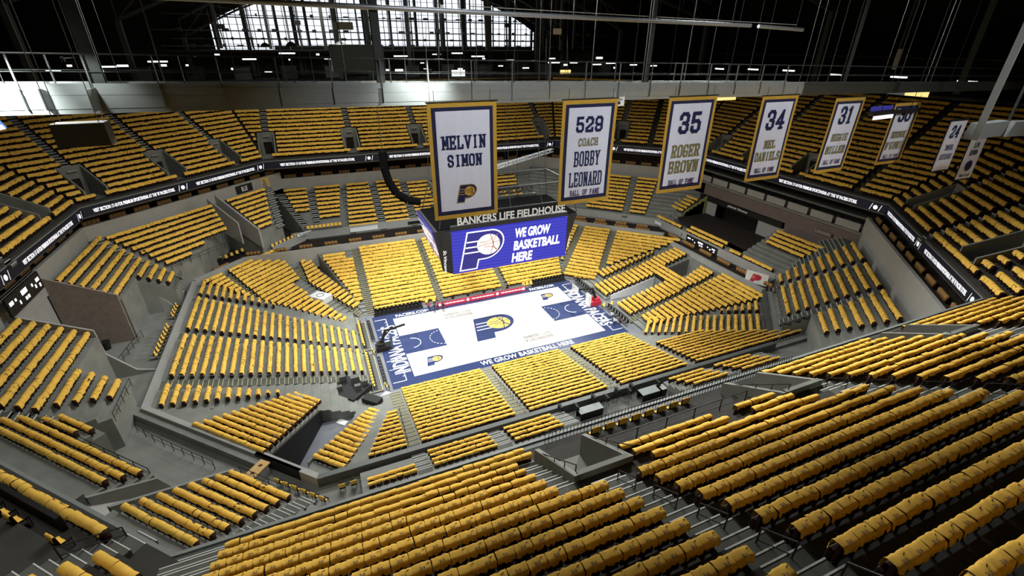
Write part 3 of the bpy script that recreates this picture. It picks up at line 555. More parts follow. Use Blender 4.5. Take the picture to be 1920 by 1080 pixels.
def slab_mesh(body, wd, ht, sw=0.15):
    n = len(body); adv = wd / n; lw = adv * .86; mb = MB(); w = min(sw * ht, lw * .27)
    for i, ch in enumerate(body):
        x0 = -wd / 2 + i * adv + adv * .07; fx = lw if ch not in "I1'" else lw
        for a, b in SL[ch][0]:
            p = Vector((x0 + (.07 + a[0] * .86) * fx, -ht / 2 + w / 2 + a[1] * (ht - w))); q = Vector((x0 + (.07 + b[0] * .86) * fx, -ht / 2 + w / 2 + b[1] * (ht - w)))
            d = (q - p)
            if d.length < 1e-6: continue
            d.normalize(); nn = Vector((-d.y, d.x)) * (w / 2); p = p - d * (w * .42); q = q + d * (w * .42)
            mb.poly([(p + nn).to_3d(), (p - nn).to_3d(), (q - nn).to_3d(), (q + nn).to_3d()])
        for a in SL[ch][1]:
            cx = x0 + (.07 + a[0] * .86) * fx; cy = -ht / 2 + w / 2 + a[1] * (ht - w); sx = w * 1.05
            mb.poly([(cx - sx, cy - w * .36, 0), (cx + sx, cy - w * .36, 0), (cx + sx, cy + w * .36, 0), (cx - sx, cy + w * .36, 0)])
    o = mb.build('lettering', ['lettn']); me = o.data; bpy.data.objects.remove(o); me.materials.clear(); return me
def place_mesh(name, me, mt, mw, parent=None, **tags):
    me.name = name; me.materials.append(M[mt]); o = bpy.data.objects.new(name, me); COL.objects.link(o)
    if parent: o.parent = parent
    o.matrix_local = mw
    for k, v in tags.items(): o[k] = v
    return o
def frame(o, x, y):   # matrix: local x, local y, local z = x cross y
    x = Vector(x).normalized(); y = Vector(y).normalized(); z = x.cross(y); m = Matrix((x, y, z)).transposed().to_4x4(); m.translation = Vector(o); return m
def arc(cx, cy, r, a0, a1, n=24): return [(cx + r * math.cos(math.radians(a0 + (a1 - a0) * i / n)), cy + r * math.sin(math.radians(a0 + (a1 - a0) * i / n))) for i in range(n + 1)]
def team_p(h, mats, e=0.01):
    """slanted P with a ball in its bowl and three stripes: outline, body, stripes, ball, seams (mats in that order); height h, centred"""
    mb = MB(); sh = .2
    def outl(g):   # grown outline
        pts = [(0 - g, 0 - g), (.36 + g, 0 - g), (.36 + g, .25 - g)] + arc(.55, .62, .37 + g, -90, 90, 20) + [(0 - g, .99 + g)]
        return pts
    def put(pts, z, mi): mb.poly([((x + y * sh - .6) * h * 1.12, (y - .5) * h, z) for x, y in pts], mi)
    def strip(pts, z, mi, wd=.022):
        for p, q in zip(pts, pts[1:]):
            d = Vector((q[0] - p[0], q[1] - p[1])).normalized(); nx, ny = -d.y * wd / 2, d.x * wd / 2
            put([(p[0] + nx, p[1] + ny), (p[0] - nx, p[1] - ny), (q[0] - nx, q[1] - ny), (q[0] + nx, q[1] + ny)], z, mi)
    put(outl(.045), 0, 0); put(outl(.012), e, 1)
    for y in (.45, .60, .75): put([(-.0, y - .017), (.5, y - .017), (.5, y + .017), (-.0, y + .017)], 2 * e, 2)
    ball = arc(.57, .62, .29, 0, 360, 36)[:-1]; put([(x - (y - .615) * sh, y) for x, y in ball], 3 * e, 3)
    bx, by, br = .57, .62, .29
    U = lambda pts: [(x - (y - .615) * sh, y) for x, y in pts]
    strip(U([(bx - br, by - .02), (bx + br, by + .06)]), 4 * e, 4); strip(U([(bx + .05, by - br), (bx + .12, by), (bx + .05, by + br)]), 4 * e, 4)
    strip(U(arc(bx + .42, by + .02, .3, 125, 235, 10)), 4 * e, 4); strip(U(arc(bx - .12, by + .38, .3, 250, 330, 10)), 4 * e, 4); strip(U(arc(bx - .02, by - .36, .3, 40, 110, 10)), 4 * e, 4)
    o = mb.build('team_emblem', mats); me = o.data; bpy.data.objects.remove(o); return me
def put_mesh(name, me, mw, parent=None, **tags):
    o = bpy.data.objects.new(name, me); COL.objects.link(o)
    if parent: o.parent = parent
    o.matrix_local = mw
    for k, v in tags.items(): o[k] = v
    return o
# ---------------------------------------------------------------- event floor and the court
mb = MB(); mb.box((0, 0, -.1), (90, 70, .2)); struct(mb, 'floor_event', ['floorg'])
mb = MB(); mb.box((0, 0, .02), (34.6, 18.4, .05), 0); mb.box((0, 0, .05), (28.65, 15.24, .02), 1)
for s in (-1, 1):
    mb.box((s * (14.325 - 2.895), 0, .062), (5.79, 4.88, .01), 0)
    e = .075
    for a, b in zip(arc(s * 13.0, 0, 1.22, -90, 90, 20), arc(s * 13.0, 0, 1.22, -90, 90, 20)[1:]):
        p = [(s * 13.0 - s * abs(q[0] - s * 13.0), q[1]) for q in (a, b)]
        mb.bar((*p[0], e), (*p[1], e), .09, 2, .01)
    fx = s * (14.325 - 5.79); A = arc(fx, 0, 1.83, -90, 90, 22)
    for i in range(0, 22, 2):
        p = [(fx + s * abs(q[0] - fx), q[1]) for q in (A[i], A[i + 1])]; mb.bar((*p[0], e), (*p[1], e), .09, 2, .01)
    for y in (-6.6, 6.6):   # corner brackets on the apron
        x0 = s * 15.4; x1 = s * 17.1
        for a, b in (((x0, y - 1.4), (x0, y + 1.4)), ((x0, y - 1.4), (x1, y - 1.4)), ((x0, y + 1.4), (x1, y + 1.4)), ((x0, y - .4), (x0 + s * .3, y - .4)), ((x0, y + .4), (x0 + s * .3, y + .4))): mb.bar((*a, .05), (*b, .05), .1, 2, .012)
    for y in (-3.2, 3.2): mb.bar((s * 15.6, y, .05), (s * 17.1, y, .05), .1, 2, .012)
court = struct(mb, 'floor_court', ['navy', 'maple', 'courtw'])
X, Y, Z = (1, 0, 0), (0, 1, 0), (0, 0, 1)
def court_text(body, wd, ht, o, x, y, mt, font='s'):
    me = slab_mesh(body, wd, ht, .19) if font == 's' else text_mesh(body, wd, ht, bold=.02)
    place_mesh('lettering', me, mt, frame(o, x, y), court)
court_text('INDIANA PACERS', 12.2, 2.1, (-15.5, -.3, .075), (0, 1, 0), (-1, 0, 0), 'courtw', 'b')
court_text('INDIANA PACERS', 12.2, 2.1, (15.5, -.3, .075), (0, -1, 0), (1, 0, 0), 'courtw', 'b')
court_text('WE GROW BASKETBALL HERE', 14, .95, (1.4, -8.35, .06), X, Y, 'courtw', 'b')
court_text('PACERS.COM', 5.2, .8, (-11.2, 8.3, .06), X, Y, 'courtw', 'b'); court_text('PACERS.COM', 4.6, .8, (11.6, 8.5, .06), X, Y, 'courtw', 'b')
for x, y in ((-4.6, 5.2), (4.4, -5.3)):
    court_text('BANKERS LIFE', 4.4, .62, (x, y + .45, .068), X, Y, 'greyp'); court_text('FIELDHOUSE', 4.4, .62, (x, y - .45, .068), X, Y, 'greyp')
EM = [M['navy'], M['navy'], M['courtw'], M['goldp'], M['navy']]
put_mesh('team_emblem', team_p(5.6, EM, .006), frame((-.2, -.2, .066), X, Y), court)
for x, y in ((-10.9, -5.2), (11.2, 5.2)): put_mesh('team_emblem', team_p(1.9, EM, .004), frame((x, y, .066), X, Y), court)
# ---------------------------------------------------------------- basket stanchions
def hoop(s, label):
    t = thing('basket_stanchion', label, 'basketball hoop', (s * 17.0, 0, .045))
    def B(f, name, mts): mb = MB(); f(mb); return mb.build(name, mts, t)
    B(lambda m: (m.box((0, 0, .35), (2.0, 1.3, .7)), m.box((s * .3, 0, .9), (1.0, 1.0, .5))), 'base', ['red' if s > 0 else 'black'])
    B(lambda m: m.box((-s * 1.15, 0, 1.0), (.35, 1.2, 2.0)), 'front_pad', ['white' if s > 0 else 'navy'])
    B(lambda m: (m.bar((s * .2, 0, 1.0), (-s * .6, 0, 3.0), .35), m.bar((-s * .6, 0, 2.9), (-s * 3.3, 0, 3.3), .24), m.bar((s * .5, 0, 1.1), (-s * 1.6, 0, 3.35), .12)), 'arm', ['black'])
    b = B(lambda m: m.box((-s * 3.75, 0, 3.42), (.05, 1.83, 1.07)), 'backboard', ['glass2'])
    fr = MB()
    for y, z, dy, dz in ((0, 2.9, 1.88, .07), (0, 3.95, 1.88, .07), (-.91, 3.42, .07, 1.1), (.91, 3.42, .07, 1.1), (0, 3.1, .6, .05), (0, 3.5, .6, .05), (-.3, 3.3, .05, .45), (.3, 3.3, .05, .45)): fr.box((-s * 3.79, y, z), (.05, dy, dz))
    fr.build('board_frame', ['courtw'], b)
    rim = MB(); A = arc(-s * 4.05, 0, .23, 0, 360, 18)
    for p, q in zip(A, A[1:]): rim.tube((*p, 3.0), (*q, 3.0), .012, 6, cap=False)
    rim.bar((-s * 3.8, 0, 3.0), (-s * 3.83, 0, 3.0), .12)
    r = rim.build('rim', ['red'], t)
    net = MB()
    for i in range(12):
        a0, a1, a2 = (i * 30, i * 30 + 15, i * 30 + 30)
        f = lambda a, rr, z: (-s * 4.05 + rr * math.cos(math.radians(a)), rr * math.sin(math.radians(a)), z)
        net.bar(f(a0, .22, 2.99), f(a1, .16, 2.78), .01); net.bar(f(a2, .22, 2.99), f(a1, .16, 2.78), .01); net.bar(f(a1, .16, 2.78), f(a0, .12, 2.58), .01); net.bar(f(a1, .16, 2.78), f(a2, .12, 2.58), .01)
    net.build('net', ['courtw'], t)
    B(lambda m: m.box((-s * 1.34, 0, 1.45), (.02, .55, .5)), 'pad_emblem', ['courtw'])
M['glass2'] = mat('clear_backboard', (0.75, 0.8, 0.82), 0.1); M['glass2'].node_tree.nodes['Principled BSDF'].inputs['Alpha'].default_value = 0.45
hoop(-1, 'basketball stanchion with navy pad at the left end of the court'); hoop(1, 'basketball stanchion with red base and white pad at the right end of the court')
M['roofb'] = mat('soot_black', (0.003, 0.003, 0.003), 1.0, spec=0.0)
# ---------------------------------------------------------------- centre-hung scoreboard
sb = thing('scoreboard', 'huge black centre-hung scoreboard with blue screens above the court', 'scoreboard', (0.4, 0, 12.1))
def sbp(name, f, mts, parent=sb): mb = MB(); f(mb); return mb.build(name, mts, parent)
def SX(x, y, z): return (x - .4, y, z - 12.1)
fx0, fx1 = -7.75, 8.1
sbp('frame', lambda m: (m.hexa([SX(-8.0, -4.2, 12.4), SX(8.4, -4.2, 12.4), SX(8.4, 4.2, 12.4), SX(-8.0, 4.2, 12.4), SX(-9.6, -4.6, 17.9), SX(9.8, -4.6, 17.9), SX(9.8, 4.6, 17.9), SX(-9.6, 4.6, 17.9)], 0),), ['black'])
scr = sbp('front_screen', lambda m: m.hexa([SX(fx0, -5.0, 12.15), SX(fx1, -5.0, 12.15), SX(fx1, -4.6, 12.15), SX(fx0, -4.6, 12.15), SX(fx0, -5.0, 17.7), SX(fx1, -5.0, 17.7), SX(fx1, -4.6, 17.7), SX(fx0, -4.6, 17.7)], 0), ['ledblue'])
bars = MB()
for i in range(13): bars.box(SX(.175, -5.005, 12.4 + i * .42), (15.8, .01, .12))
bars.build('screen_stripes', [mat('blue_led_stripe', (0.01, 0.01, 0.05), .3, emit=(0.055, 0.06, 0.56), strength=1)], scr)
put_mesh('screen_emblem', team_p(4.7, [M['ledwhite'], M['lednavy'], M['ledwhite'], M['ledcream'], M['ledline']], .008), frame(SX(-3.5, -5.02, 14.95), X, Z), scr)
for body, wd, cx, cz in (('WE GROW', 5.0, 3.15, 16.45), ('BASKETBALL', 6.7, 3.75, 14.75), ('HERE', 3.0, 1.65, 13.1)):
    place_mesh('screen_text', text_mesh(body, wd, 1.3, shear=.15, bold=.04), 'ledwhite', frame(SX(cx, -5.03, cz), X, Z), scr)
# side screens lean outwards
for s, nm in ((-1, 'left'), (1, 'right')):
    xb = .1 + s * 8.45; xt = .1 + s * 10.0
    q = sbp('side_screen', lambda m: m.hexa([SX(xb, -3.7, 12.5), SX(xb, 4.2, 12.5), SX(xb - s * .3, 4.2, 12.5), SX(xb - s * .3, -3.7, 12.5), SX(xt, -3.9, 17.7), SX(xt, 4.6, 17.7), SX(xt - s * .3, 4.6, 17.7), SX(xt - s * .3, -3.9, 17.7)], 0), ['lednavy'])
    up = Vector((xt - xb, 0, 5.2)).normalized(); fm = frame(SX((xb + xt) / 2 + s * .02, .3, 15.1), (0, -1 if s < 0 else 1, 0), up)
    for body, dy in (('WE GROW', 1.5), ('BASKETBALL', .1), ('HERE', -1.3)):
        place_mesh('screen_text', text_mesh(body, 3.4, 1.0, shear=.15, bold=.03), 'ledwhite', fm @ Matrix.Translation((1.6, dy, .02)), q)
    put_mesh('screen_emblem', team_p(3.6, [M['ledwhite'], M['lednavy'], M['ledwhite'], M['ledcream'], M['ledline']], .008), fm @ Matrix.Translation((-2.0, 0, .02)), q)
# corner strips with a sponsor name running down
for s in (-1, 1):
    cx0, cx1 = (fx0, -8.75) if s < 0 else (fx1, 8.75)
    q = sbp('corner_strip', lambda m: m.hexa([SX(cx0, -4.95, 12.2), SX(cx1, -4.0, 12.3), SX(cx1, -3.6, 12.3), SX(cx0, -4.5, 12.2), SX(cx0 + s * .0, -4.95, 17.7), SX(cx1 + s * .9, -4.1, 17.7), SX(cx1 + s * .9, -3.7, 17.7), SX(cx0, -4.5, 17.7)], 0), ['black'])
    u = Vector((cx0 - cx1, -.95, 0)).normalized() * (1 if s < 0 else -1)
    place_mesh('corner_text', text_mesh('St.Vincent', 2.9, .42), 'ledwhite', frame(SX((cx0 + cx1) / 2 + s * .34, -4.74, 13.9), (0, 0, -1), u), q)
# header ring with free standing letters, roof deck in the middle open
for (y, s) in ((-5.0, 1), (5.0, -1)):
    hd = sbp('header', lambda m: (m.box(SX(.2, y * .94, 18.1), (15.8, .5, .55)), m.box(SX(.4, y * .9, 19.75), (16.8, .15, .16))), ['black'])
    place_mesh('header_text', text_mesh('BANKERS LIFE FIELDHOUSE', 14.6, 1.02, bold=.03), 'silver' if s > 0 else 'black', frame(SX(.4, y * .99, 18.95), (s, 0, 0), Z), hd)
sbp('roof_deck', lambda m: m.box(SX(.2, 0, 17.95), (19.0, 9, .12)), ['roofb'])
def rig(m):
    for x in (-9, -4, .4, 5, 9.8):
        for y in (-4.4, 4.4):
            m.tube(SX(x, y, 18), SX(x * .9, y * .8, 22), .06, 6); m.tube(SX(x * .9, y * .8, 22), SX(x * .8, y * .6, 40), .03, 5)
    for y in (-3.5, 3.5): m.bar(SX(-8.2, y, 22), SX(9, y, 22), .18)
    for x in (-8.2, 9): m.bar(SX(x, -3.5, 22), SX(x, 3.5, 22), .18)
sbp('rigging', rig, ['black'])
sbp('lower_ring', lambda m: (m.box(SX(.4, 0, 12.0), (12, 6.4, .7)),), ['black'])
# ---------------------------------------------------------------- ribbon boards on the upper deck parapet
RTXT = "VISIT SECTION 17-18 FOR PREMIUM SPORTSWEAR AT THE '47 PACERS STORE."
RIB = dict(left='left end parapet', fl='far left corner parapet', far='parapet behind the scoreboard', fr='far right corner parapet', right='right side parapet', nr='near right corner parapet')
o_r0 = octo(off(D_UP, -.10))
for k, where in RIB.items():
    (a, b) = o_r0[k]; (c, d) = o_up[k]; a = Vector((*a, 0)); b = Vector((*b, 0)); L = (b - a).length; u = (b - a) / L
    r = thing('ribbon_board', 'long black lit ribbon board with white scrolling text along the %s' % where, 'ribbon board', ((a + b) / 2) + Vector((0, 0, 17.3)), 'ribbon boards round the upper deck')
    o0 = (a + b) / 2 + Vector((0, 0, 17.3))
    mb = MB(); q = [Vector((*p, 0)) - Vector((o0.x, o0.y, 0)) for p in (a.xy, b.xy, d, c)]
    mb.hexa([(p.x, p.y, .05) for p in q] + [(p.x, p.y, 1.22) for p in q]); mb.build('led_panel', ['ledblack'], r)
    # inside of the bowl sees the text: reading direction with the outward normal behind it
    n = Vector((-(b - a).y, (b - a).x, 0)).normalized()
    if n.dot((a + b) / 2) > 0: n = -n      # towards the court
    rd = Vector((0, 0, 1)).cross(n)         # reading direction
    seg = 17.5; cnt = max(1, round(L / seg)); step = L / cnt; s0 = a if rd.dot(u) > 0 else b
    for i in range(cnt):
        c0 = s0 + rd * (step * (i + .46)) + n * .02 - Vector((o0.x, o0.y, 0)); wd = min(13.2, step * .76)
        place_mesh('led_text', text_mesh(RTXT, wd, .52, bold=.035), 'ledwhite', frame((c0.x, c0.y, .62), rd, Z), r)
        c1 = s0 + rd * (step * (i + .93)) + n * .02 - Vector((o0.x, o0.y, 0)); fm = frame((c1.x, c1.y, .62), rd, Z)
        mb = MB(); mb.poly([(x, y, 0) for x, y in arc(0, 0, .30, 0, 360, 18)[:-1]])
        for sx in (-.62, .62): mb.poly([(sx - .13, -.45, 0), (sx - .06, -.45, 0), (sx + .17, .45, 0), (sx + .10, .45, 0)])
        o = mb.build('led_emblem', ['ledwhite'], r); o.matrix_local = fm
# ---------------------------------------------------------------- retired number banners hung from the catwalk
def banner(name, label, x0, x1, z0, z1, y, lines, border=('clothg', 'clothn', 'cloth'), bw=.17, nw=.17, emblem=None, rip=.016):
    cx, cz = (x0 + x1) / 2, (z0 + z1) / 2; W, Hh = x1 - x0, z1 - z0
    t = thing(name, label, 'banner', (cx, y, z1), 'banners hung from the catwalk'); ph = random.uniform(0, 6)
    def wave(x, z): return rip * (.6 * math.sin(x * 9 + ph) + .4 * math.sin(x * 17 + ph * 2)) * (.5 + .5 * (z + Hh) / Hh) + .03 * math.sin(z * .7 + ph)
    def sheet(nm, x0, x1, z0, z1, e, mt):
        mb = MB(); nx, nz = 24, 10
        for yy in (-e, .012 - e * .5):
            b = len(mb.v)
            for i in range(nx + 1):
                for j in range(nz + 1):
                    x = x0 + (x1 - x0) * i / nx; z = z0 + (z1 - z0) * j / nz; mb.v.append((x, yy + wave(x, z), z))
            for i in range(nx):
                for j in range(nz):
                    f = (b + i * (nz + 1) + j, b + (i + 1) * (nz + 1) + j, b + (i + 1) * (nz + 1) + j + 1, b + i * (nz + 1) + j + 1); mb.f.append(f if yy < 0 else f[::-1]); mb.m.append(0)
        return mb.build(nm, [mt], t, smooth=True)
    h = W / 2
    sheet('outer_border', -h, h, -Hh, 0, 0.002, border[0]); sheet('inner_border', -h + bw, h - bw, -Hh + bw * 1.2, -bw * 1.1, .012, border[1]); f = sheet('field', -h + bw + nw, h - bw - nw, -Hh + (bw + nw) * 1.15, -bw - nw, .022, border[2])
    for (body, wd, ht, zf, mt) in lines:
        me = slab_mesh(body, wd * W, ht * Hh, .17)
        co = [v.co.copy() for v in me.vertices]
        for v in me.vertices: v.co.z = -wave(v.co.x, -zf * Hh + v.co.y) + .062
        place_mesh('lettering', me, mt, frame((0, 0, -zf * Hh), X, Z), f)
        if mt == 'lettg' and ht < .1:
            pass
    if emblem:
        me = team_p(emblem[0], [M['clothg'], M['lettn'], M['clothg'], M['clothg'], M['lettn']], .006); put_mesh('team_emblem', me, frame((emblem[1], -.085, emblem[2]), X, Z), f)
    mb = MB(); mb.tube((-h - .05, 0, .03), (h + .05, 0, .03), .03, 8)
    for sx in (-h * .8, h * .8): mb.tube((sx, 0, .03), (sx, .0, .5), .012, 5)
    mb.build('hanging_rod', ['rail'], t)
    return t
YB = -36.0
banner('banner', 'white two word name banner with ball emblem and gold border, directly above the scoreboard', -16.85, -13.72, 30.48, 35.6, YB, [('MELVIN', .66, .115, .32, 'lettn'), ('SIMON', .53, .105, .475, 'lettn')], emblem=(.78, .08, -3.95))
banner('banner', 'white banner with number 529 and word COACH, gold border', -10.4, -7.35, 30.45, 35.5, YB, [('529', .52, .145, .22, 'lettn'), ('COACH', .38, .075, .385, 'lettg'), ('BOBBY', .50, .145, .545, 'lettn'), ('LEONARD', .64, .145, .75, 'lettn'), ('HALL OF FAME', .58, .055, .885, 'lettp')])
banner('banner', 'white banner with big number 35 and gold border', -4.2, -1.0, 30.42, 35.45, YB, [('35', .50, .22, .26, 'lettn'), ('ROGER', .62, .135, .55, 'lettg'), ('BROWN', .66, .135, .72, 'lettg'), ('HALL OF FAME', .56, .06, .89, 'lettp')])
banner('banner', 'white banner with big number 34 and gold border', 2.35, 5.2, 30.45, 35.3, YB, [('34', .55, .23, .27, 'lettn'), ('MEL', .34, .10, .555, 'lettg'), ('DANIELS', .72, .11, .70, 'lettg'), ('HALL OF FAME', .56, .06, .87, 'lettp')])
banner('banner', 'white banner with big number 31 and gold border, beyond banner 34', 8.45, 11.2, 30.4, 35.0, YB, [('31', .48, .23, .22, 'lettn'), ('REGGIE', .55, .10, .51, 'lettg'), ('MILLER', .66, .11, .68, 'lettg'), ('HALL OF FAME', .58, .06, .85, 'lettp')])
banner('banner', 'white banner with number 30 half hidden behind a dark screen edge', 14.5, 17.2, 30.45, 34.5, YB, [('30', .50, .25, .17, 'lettn'), ('GEORGE', .58, .11, .50, 'lettg'), ("M'GINNIS", .72, .13, .68, 'lettg'), ('HALL OF FAME', .62, .06, .86, 'lettp')])
SM = ('clothn', 'clothn', 'cloth')
banner('banner', 'narrow white banner with number 24 and black edge', 21.6, 23.9, 29.3, 33.1, YB, [('24', .5, .24, .22, 'lettn'), ('TAMIKA', .46, .11, .52, 'lettn'), ('CATCHINGS', .66, .11, .70, 'lettn')], SM, .05, .05)
banner('banner', 'narrow white banner with a black ball emblem, last in the line', 25.3, 27.6, 28.3, 31.6, YB, [('LIN', .3, .12, .17, 'lettn'), ('DUNN', .42, .12, .34, 'lettn'), ('HEAD COACH', .6, .06, .88, 'lettn')], SM, .05, .05)
mb = MB(); mb.poly([(x, 0, z) for x, z in arc(0, 0, .42, 0, 360, 20)[:-1]]); o = mb.build('ball_emblem', ['lettn'], bpy.data.objects['banner.007']); o.location = (0, -.09, -2.15)
tg = thing('hanging_sign', 'small white card hanging beside the 529 banner', 'sign', (-5.9, -34.0, 35.42), None)
mb = MB(); mb.box((0, 0, -.3), (.68, .02, .46)); mb.tube((-.3, 0, -.07), (-.3, 0, .1), .01, 4); mb.tube((.3, 0, -.07), (.3, 0, .1), .01, 4); mb.build('card', ['white'], tg)
place_mesh('lettering', text_mesh('2005', .4, .1, bold=.03), 'lettn', frame((0, -.015, -.2), X, Z), tg); mb = MB(); mb.poly([(x, -.015, z - .37) for x, z in arc(0, 0, .09, 0, 360, 14)[:-1]]); mb.build('emblem_dot', ['lettn'], tg)
# ---------------------------------------------------------------- catwalk girder in front of the camera side
YG = -34.0
zt = lambda x: 36.34 - .0185 * (x + 30); zb_ = lambda x: 35.66 - .0125 * (x + 30)
g = thing('catwalk_girder', 'long grey steel catwalk girder with stiffener plates and handrails', 'catwalk', (0, YG, 36))
def gp(name, f, mts, parent=g): mb = MB(); f(mb); return mb.build(name, mts, parent)
G = lambda x, y, z: (x, y - YG, z - 36)
def web(m):
    x0, x1 = -40, 8.0
    m.hexa([G(x0, YG, zb_(x0)), G(x1, YG, zb_(x1)), G(x1, YG + .04, zb_(x1)), G(x0, YG + .04, zb_(x0)), G(x0, YG, zt(x0)), G(x1, YG, zt(x1)), G(x1, YG + .04, zt(x1)), G(x0, YG + .04, zt(x0))])
    x0, x1 = 8.0, 34
    m.hexa([G(x0, YG, zb_(x0)), G(x1, YG, zb_(x1)), G(x1, YG + .04, zb_(x1)), G(x0, YG + .04, zb_(x0)), G(x0, YG, zt(x0)), G(x1, YG, zt(x1)), G(x1, YG + .04, zt(x1)), G(x0, YG + .04, zt(x0))], 1)  # right stretch in dark steel stands in for shade on the girder
gp('web', web, ['steel', 'truss'])
def flg(m):
    for f in (zt, zb_):
        for x0, x1, mi in ((-40, 8, 0), (8, 34, 1)): m.bar(G(x0, YG + .05, f(x0)), G(x1, YG + .05, f(x1)), .05, mi, .34)  # same dark steel paints the shaded right stretch of the flanges
    m.bar(G(-40, YG + .02, zt(-40) - .16), G(8, YG + .02, zt(8) - .16), .07, 0, .10)
gp('flange', flg, ['steel', 'truss'])
XS = [-18.26 + 2.04 * i for i in range(-10, 13)]
for x in XS: gp('stiffener', lambda m: m.bar(G(x, YG - .05, zb_(x)), G(x, YG - .05, zt(x)), .05, 0, .14), ['steel'])
gp('end_plate', lambda m: m.box(G(-28.4, YG - .45, 35.98), (.05, .9, .72)), ['steel']); gp('end_plate', lambda m: m.box(G(-29.95, YG - .12, 36.0), (.06, .24, .7)), ['steel'])
gp('toe_plate', lambda m: m.hexa([G(-40, YG + 1.3, zt(-40)), G(8, YG + 1.3, zt(8)), G(8, YG + 1.34, zt(8)), G(-40, YG + 1.34, zt(-40)), G(-40, YG + 1.3, zt(-40) + .16), G(8, YG + 1.3, zt(8) + .16), G(8, YG + 1.34, zt(8) + .16), G(-40, YG + 1.34, zt(-40) + .16)]), ['steel'])
gp('walkway', lambda m: m.hexa([G(-40, YG + .1, zt(-40)), G(34, YG + .1, zt(34)), G(34, YG + 1.3, zt(34)), G(-40, YG + 1.3, zt(-40)), G(-40, YG + .1, zt(-40) + .04), G(34, YG + .1, zt(34) + .04), G(34, YG + 1.3, zt(34) + .04), G(-40, YG + 1.3, zt(-40) + .04)]), ['truss'])
for dz in (.55, 1.1):
    for y in (YG, YG + 1.3): gp('handrail', lambda m: m.tube(G(-40, y, zt(-40) + dz), G(34, y, zt(34) + dz), .018, 6), ['truss'])
for i, x in enumerate(XS): gp('rail_post', lambda m: m.bar(G(x, YG, zt(x)), G(x, YG, zt(x) + 1.1), .05), ['ledge'])
for x in XS[2::2]: gp('rail_post', lambda m: m.bar(G(x + .6, YG + 1.3, zt(x)), G(x + .6, YG + 1.3, zt(x) + 1.1), .05), ['truss'])
for x, w in ((-18.26, .34), (-28.3, .42), (-4.13, .26), (-36, .3), (12, .26)):
    gp('hanger', lambda m: (m.bar(G(x, YG + .2, zb_(x)), G(x, YG + .2, 50), w, 0, .06), m.bar(G(x, YG + .3, zb_(x)), G(x, YG + .3, 50), .06, 0, .22), m.bar(G(x, YG + .4, zb_(x)), G(x, YG + .4, 50), w, 0, .06)), ['truss'])
gp('duct', lambda m: m.tube(G(-34, YG, 39.34), G(2.4, YG, 38.82), .10, 12), ['pipe']); gp('duct', lambda m: m.tube(G(3.0, YG, 38.8), G(6.6, YG, 38.68), .10, 12), ['pipe'])
for x in range(-34, 7, 5): gp('duct_strap', lambda m: m.tube(G(x, YG, 39.2 - .0143 * (x + 23) - .13), G(x, YG, 50), .014, 5), ['rail'])
gp('cable', lambda m: m.tube(G(-14, YG + .4, 39.3), G(6.5, YG + .4, 38.95), .02, 6), ['pipe'])
for i in range(34):   # thin hanger rods of the rigging grid
    x = -33 + i * 1.75 + random.uniform(-.5, .5); y = YG + random.choice((.4, 1.2, 2.2, 4)); gp('hanger_rod', lambda m: m.tube(G(x, y, zt(x) - .1), G(x + random.uniform(-.1, .1), y, 47), .014 if i % 4 else .03, 5), ['ledge' if i % 3 else 'rail'])
# flood lamps that light the girder
for x, y, z, tx, e in ((-30.9, -35.4, 36.9, -31.2, 1500), (-16.4, -35.2, 36.7, -16.6, 600), (-28.6, -35.2, 37.2, -28.7, 160)):
    fl = thing('flood_lamp', {-30.9: 'small black flood lamp over the brightly lit end of the girder', -16.4: 'small black flood lamp above the first big banner from the left', -28.6: 'small black flood lamp beside the large grey speaker box'}[x], 'lamp', (x, y, z))
    mb = MB(); mb.tube((0, 0, .02), (0, -.05, .16), .06, 10, r2=.04); mb.build('lamp_can', ['black'], fl); mb = MB(); mb.bar((0, -.03, .12), (0, 1.2, .12), .03); mb.build('bracket', ['rail'], fl)
    lamp('flood_glow', 'SPOT', (x, y, z - .02), (tx, YG, 36.0), e, .08, spot=120, blend=.6, col=(.95, 1, .97))
# ---------------------------------------------------------------- hung gear near the catwalk
def hung_box(name, label, cat, c, d, rot, mats, wires=True, top=46):
    t = thing(name, label, cat, c); mb = MB(); ax = (Vector((math.cos(rot), math.sin(rot), 0)), Vector((-math.sin(rot), math.cos(rot), 0)), Vector((0, 0, 1)))
    mb.box((0, 0, 0), d, 0, ax); mb.build('case', [mats[0]], t)
    mb = MB(); mb.box((0, 0, d[2] / 2 + .01), (d[0] * .98, d[1] * .98, .02), 0, ax); mb.build('lid', [mats[1]], t)
    if wires:
        for sx in (-1, 1):
            for sy in (-1, 1): mb = MB(); p = ax[0] * (sx * d[0] * .4) + ax[1] * (sy * d[1] * .4); mb.tube((p.x, p.y, d[2] / 2), (p.x, p.y, top - c[2]), .012, 5); mb.build('hanging_wire', ['steel'], t)
    return t
hung_box('speaker_box', 'large grey speaker box with lit top painted white hanging below the left girder', 'speaker', (-28.55, -36.0, 35.05), (1.45, .62, .72), 0, ('ledge', 'white'))  # white lid paints in the light falling on the box top
b2 = thing('screen_panel', 'bright blue and white screen cut by the left picture edge under the girder', 'screen', (-30.9, -36.5, 35.5))
mb = MB(); mb.hexa([(-1.2, 0, -.48), (.55, .2, -.12), (.55, .3, -.12), (-1.2, .1, -.48), (-1.2, 0, .25), (.42, .2, .2), (.42, .3, .2), (-1.2, .1, .25)]); mb.build('display', [mat('blue_screen_picture', (.02, .05, .2), .3, emit=(.12, .3, .85), strength=1)], b2)
mb = MB(); mb.hexa([(-1.2, -.02, -.50), (.56, .18, -.14), (.56, .19, -.14), (-1.2, -.01, -.50), (-1.2, -.02, -.30), (.5, .18, -.0), (.5, .19, -.0), (-1.2, -.01, -.30)]); mb.build('white_band', ['ledwhite'], b2)
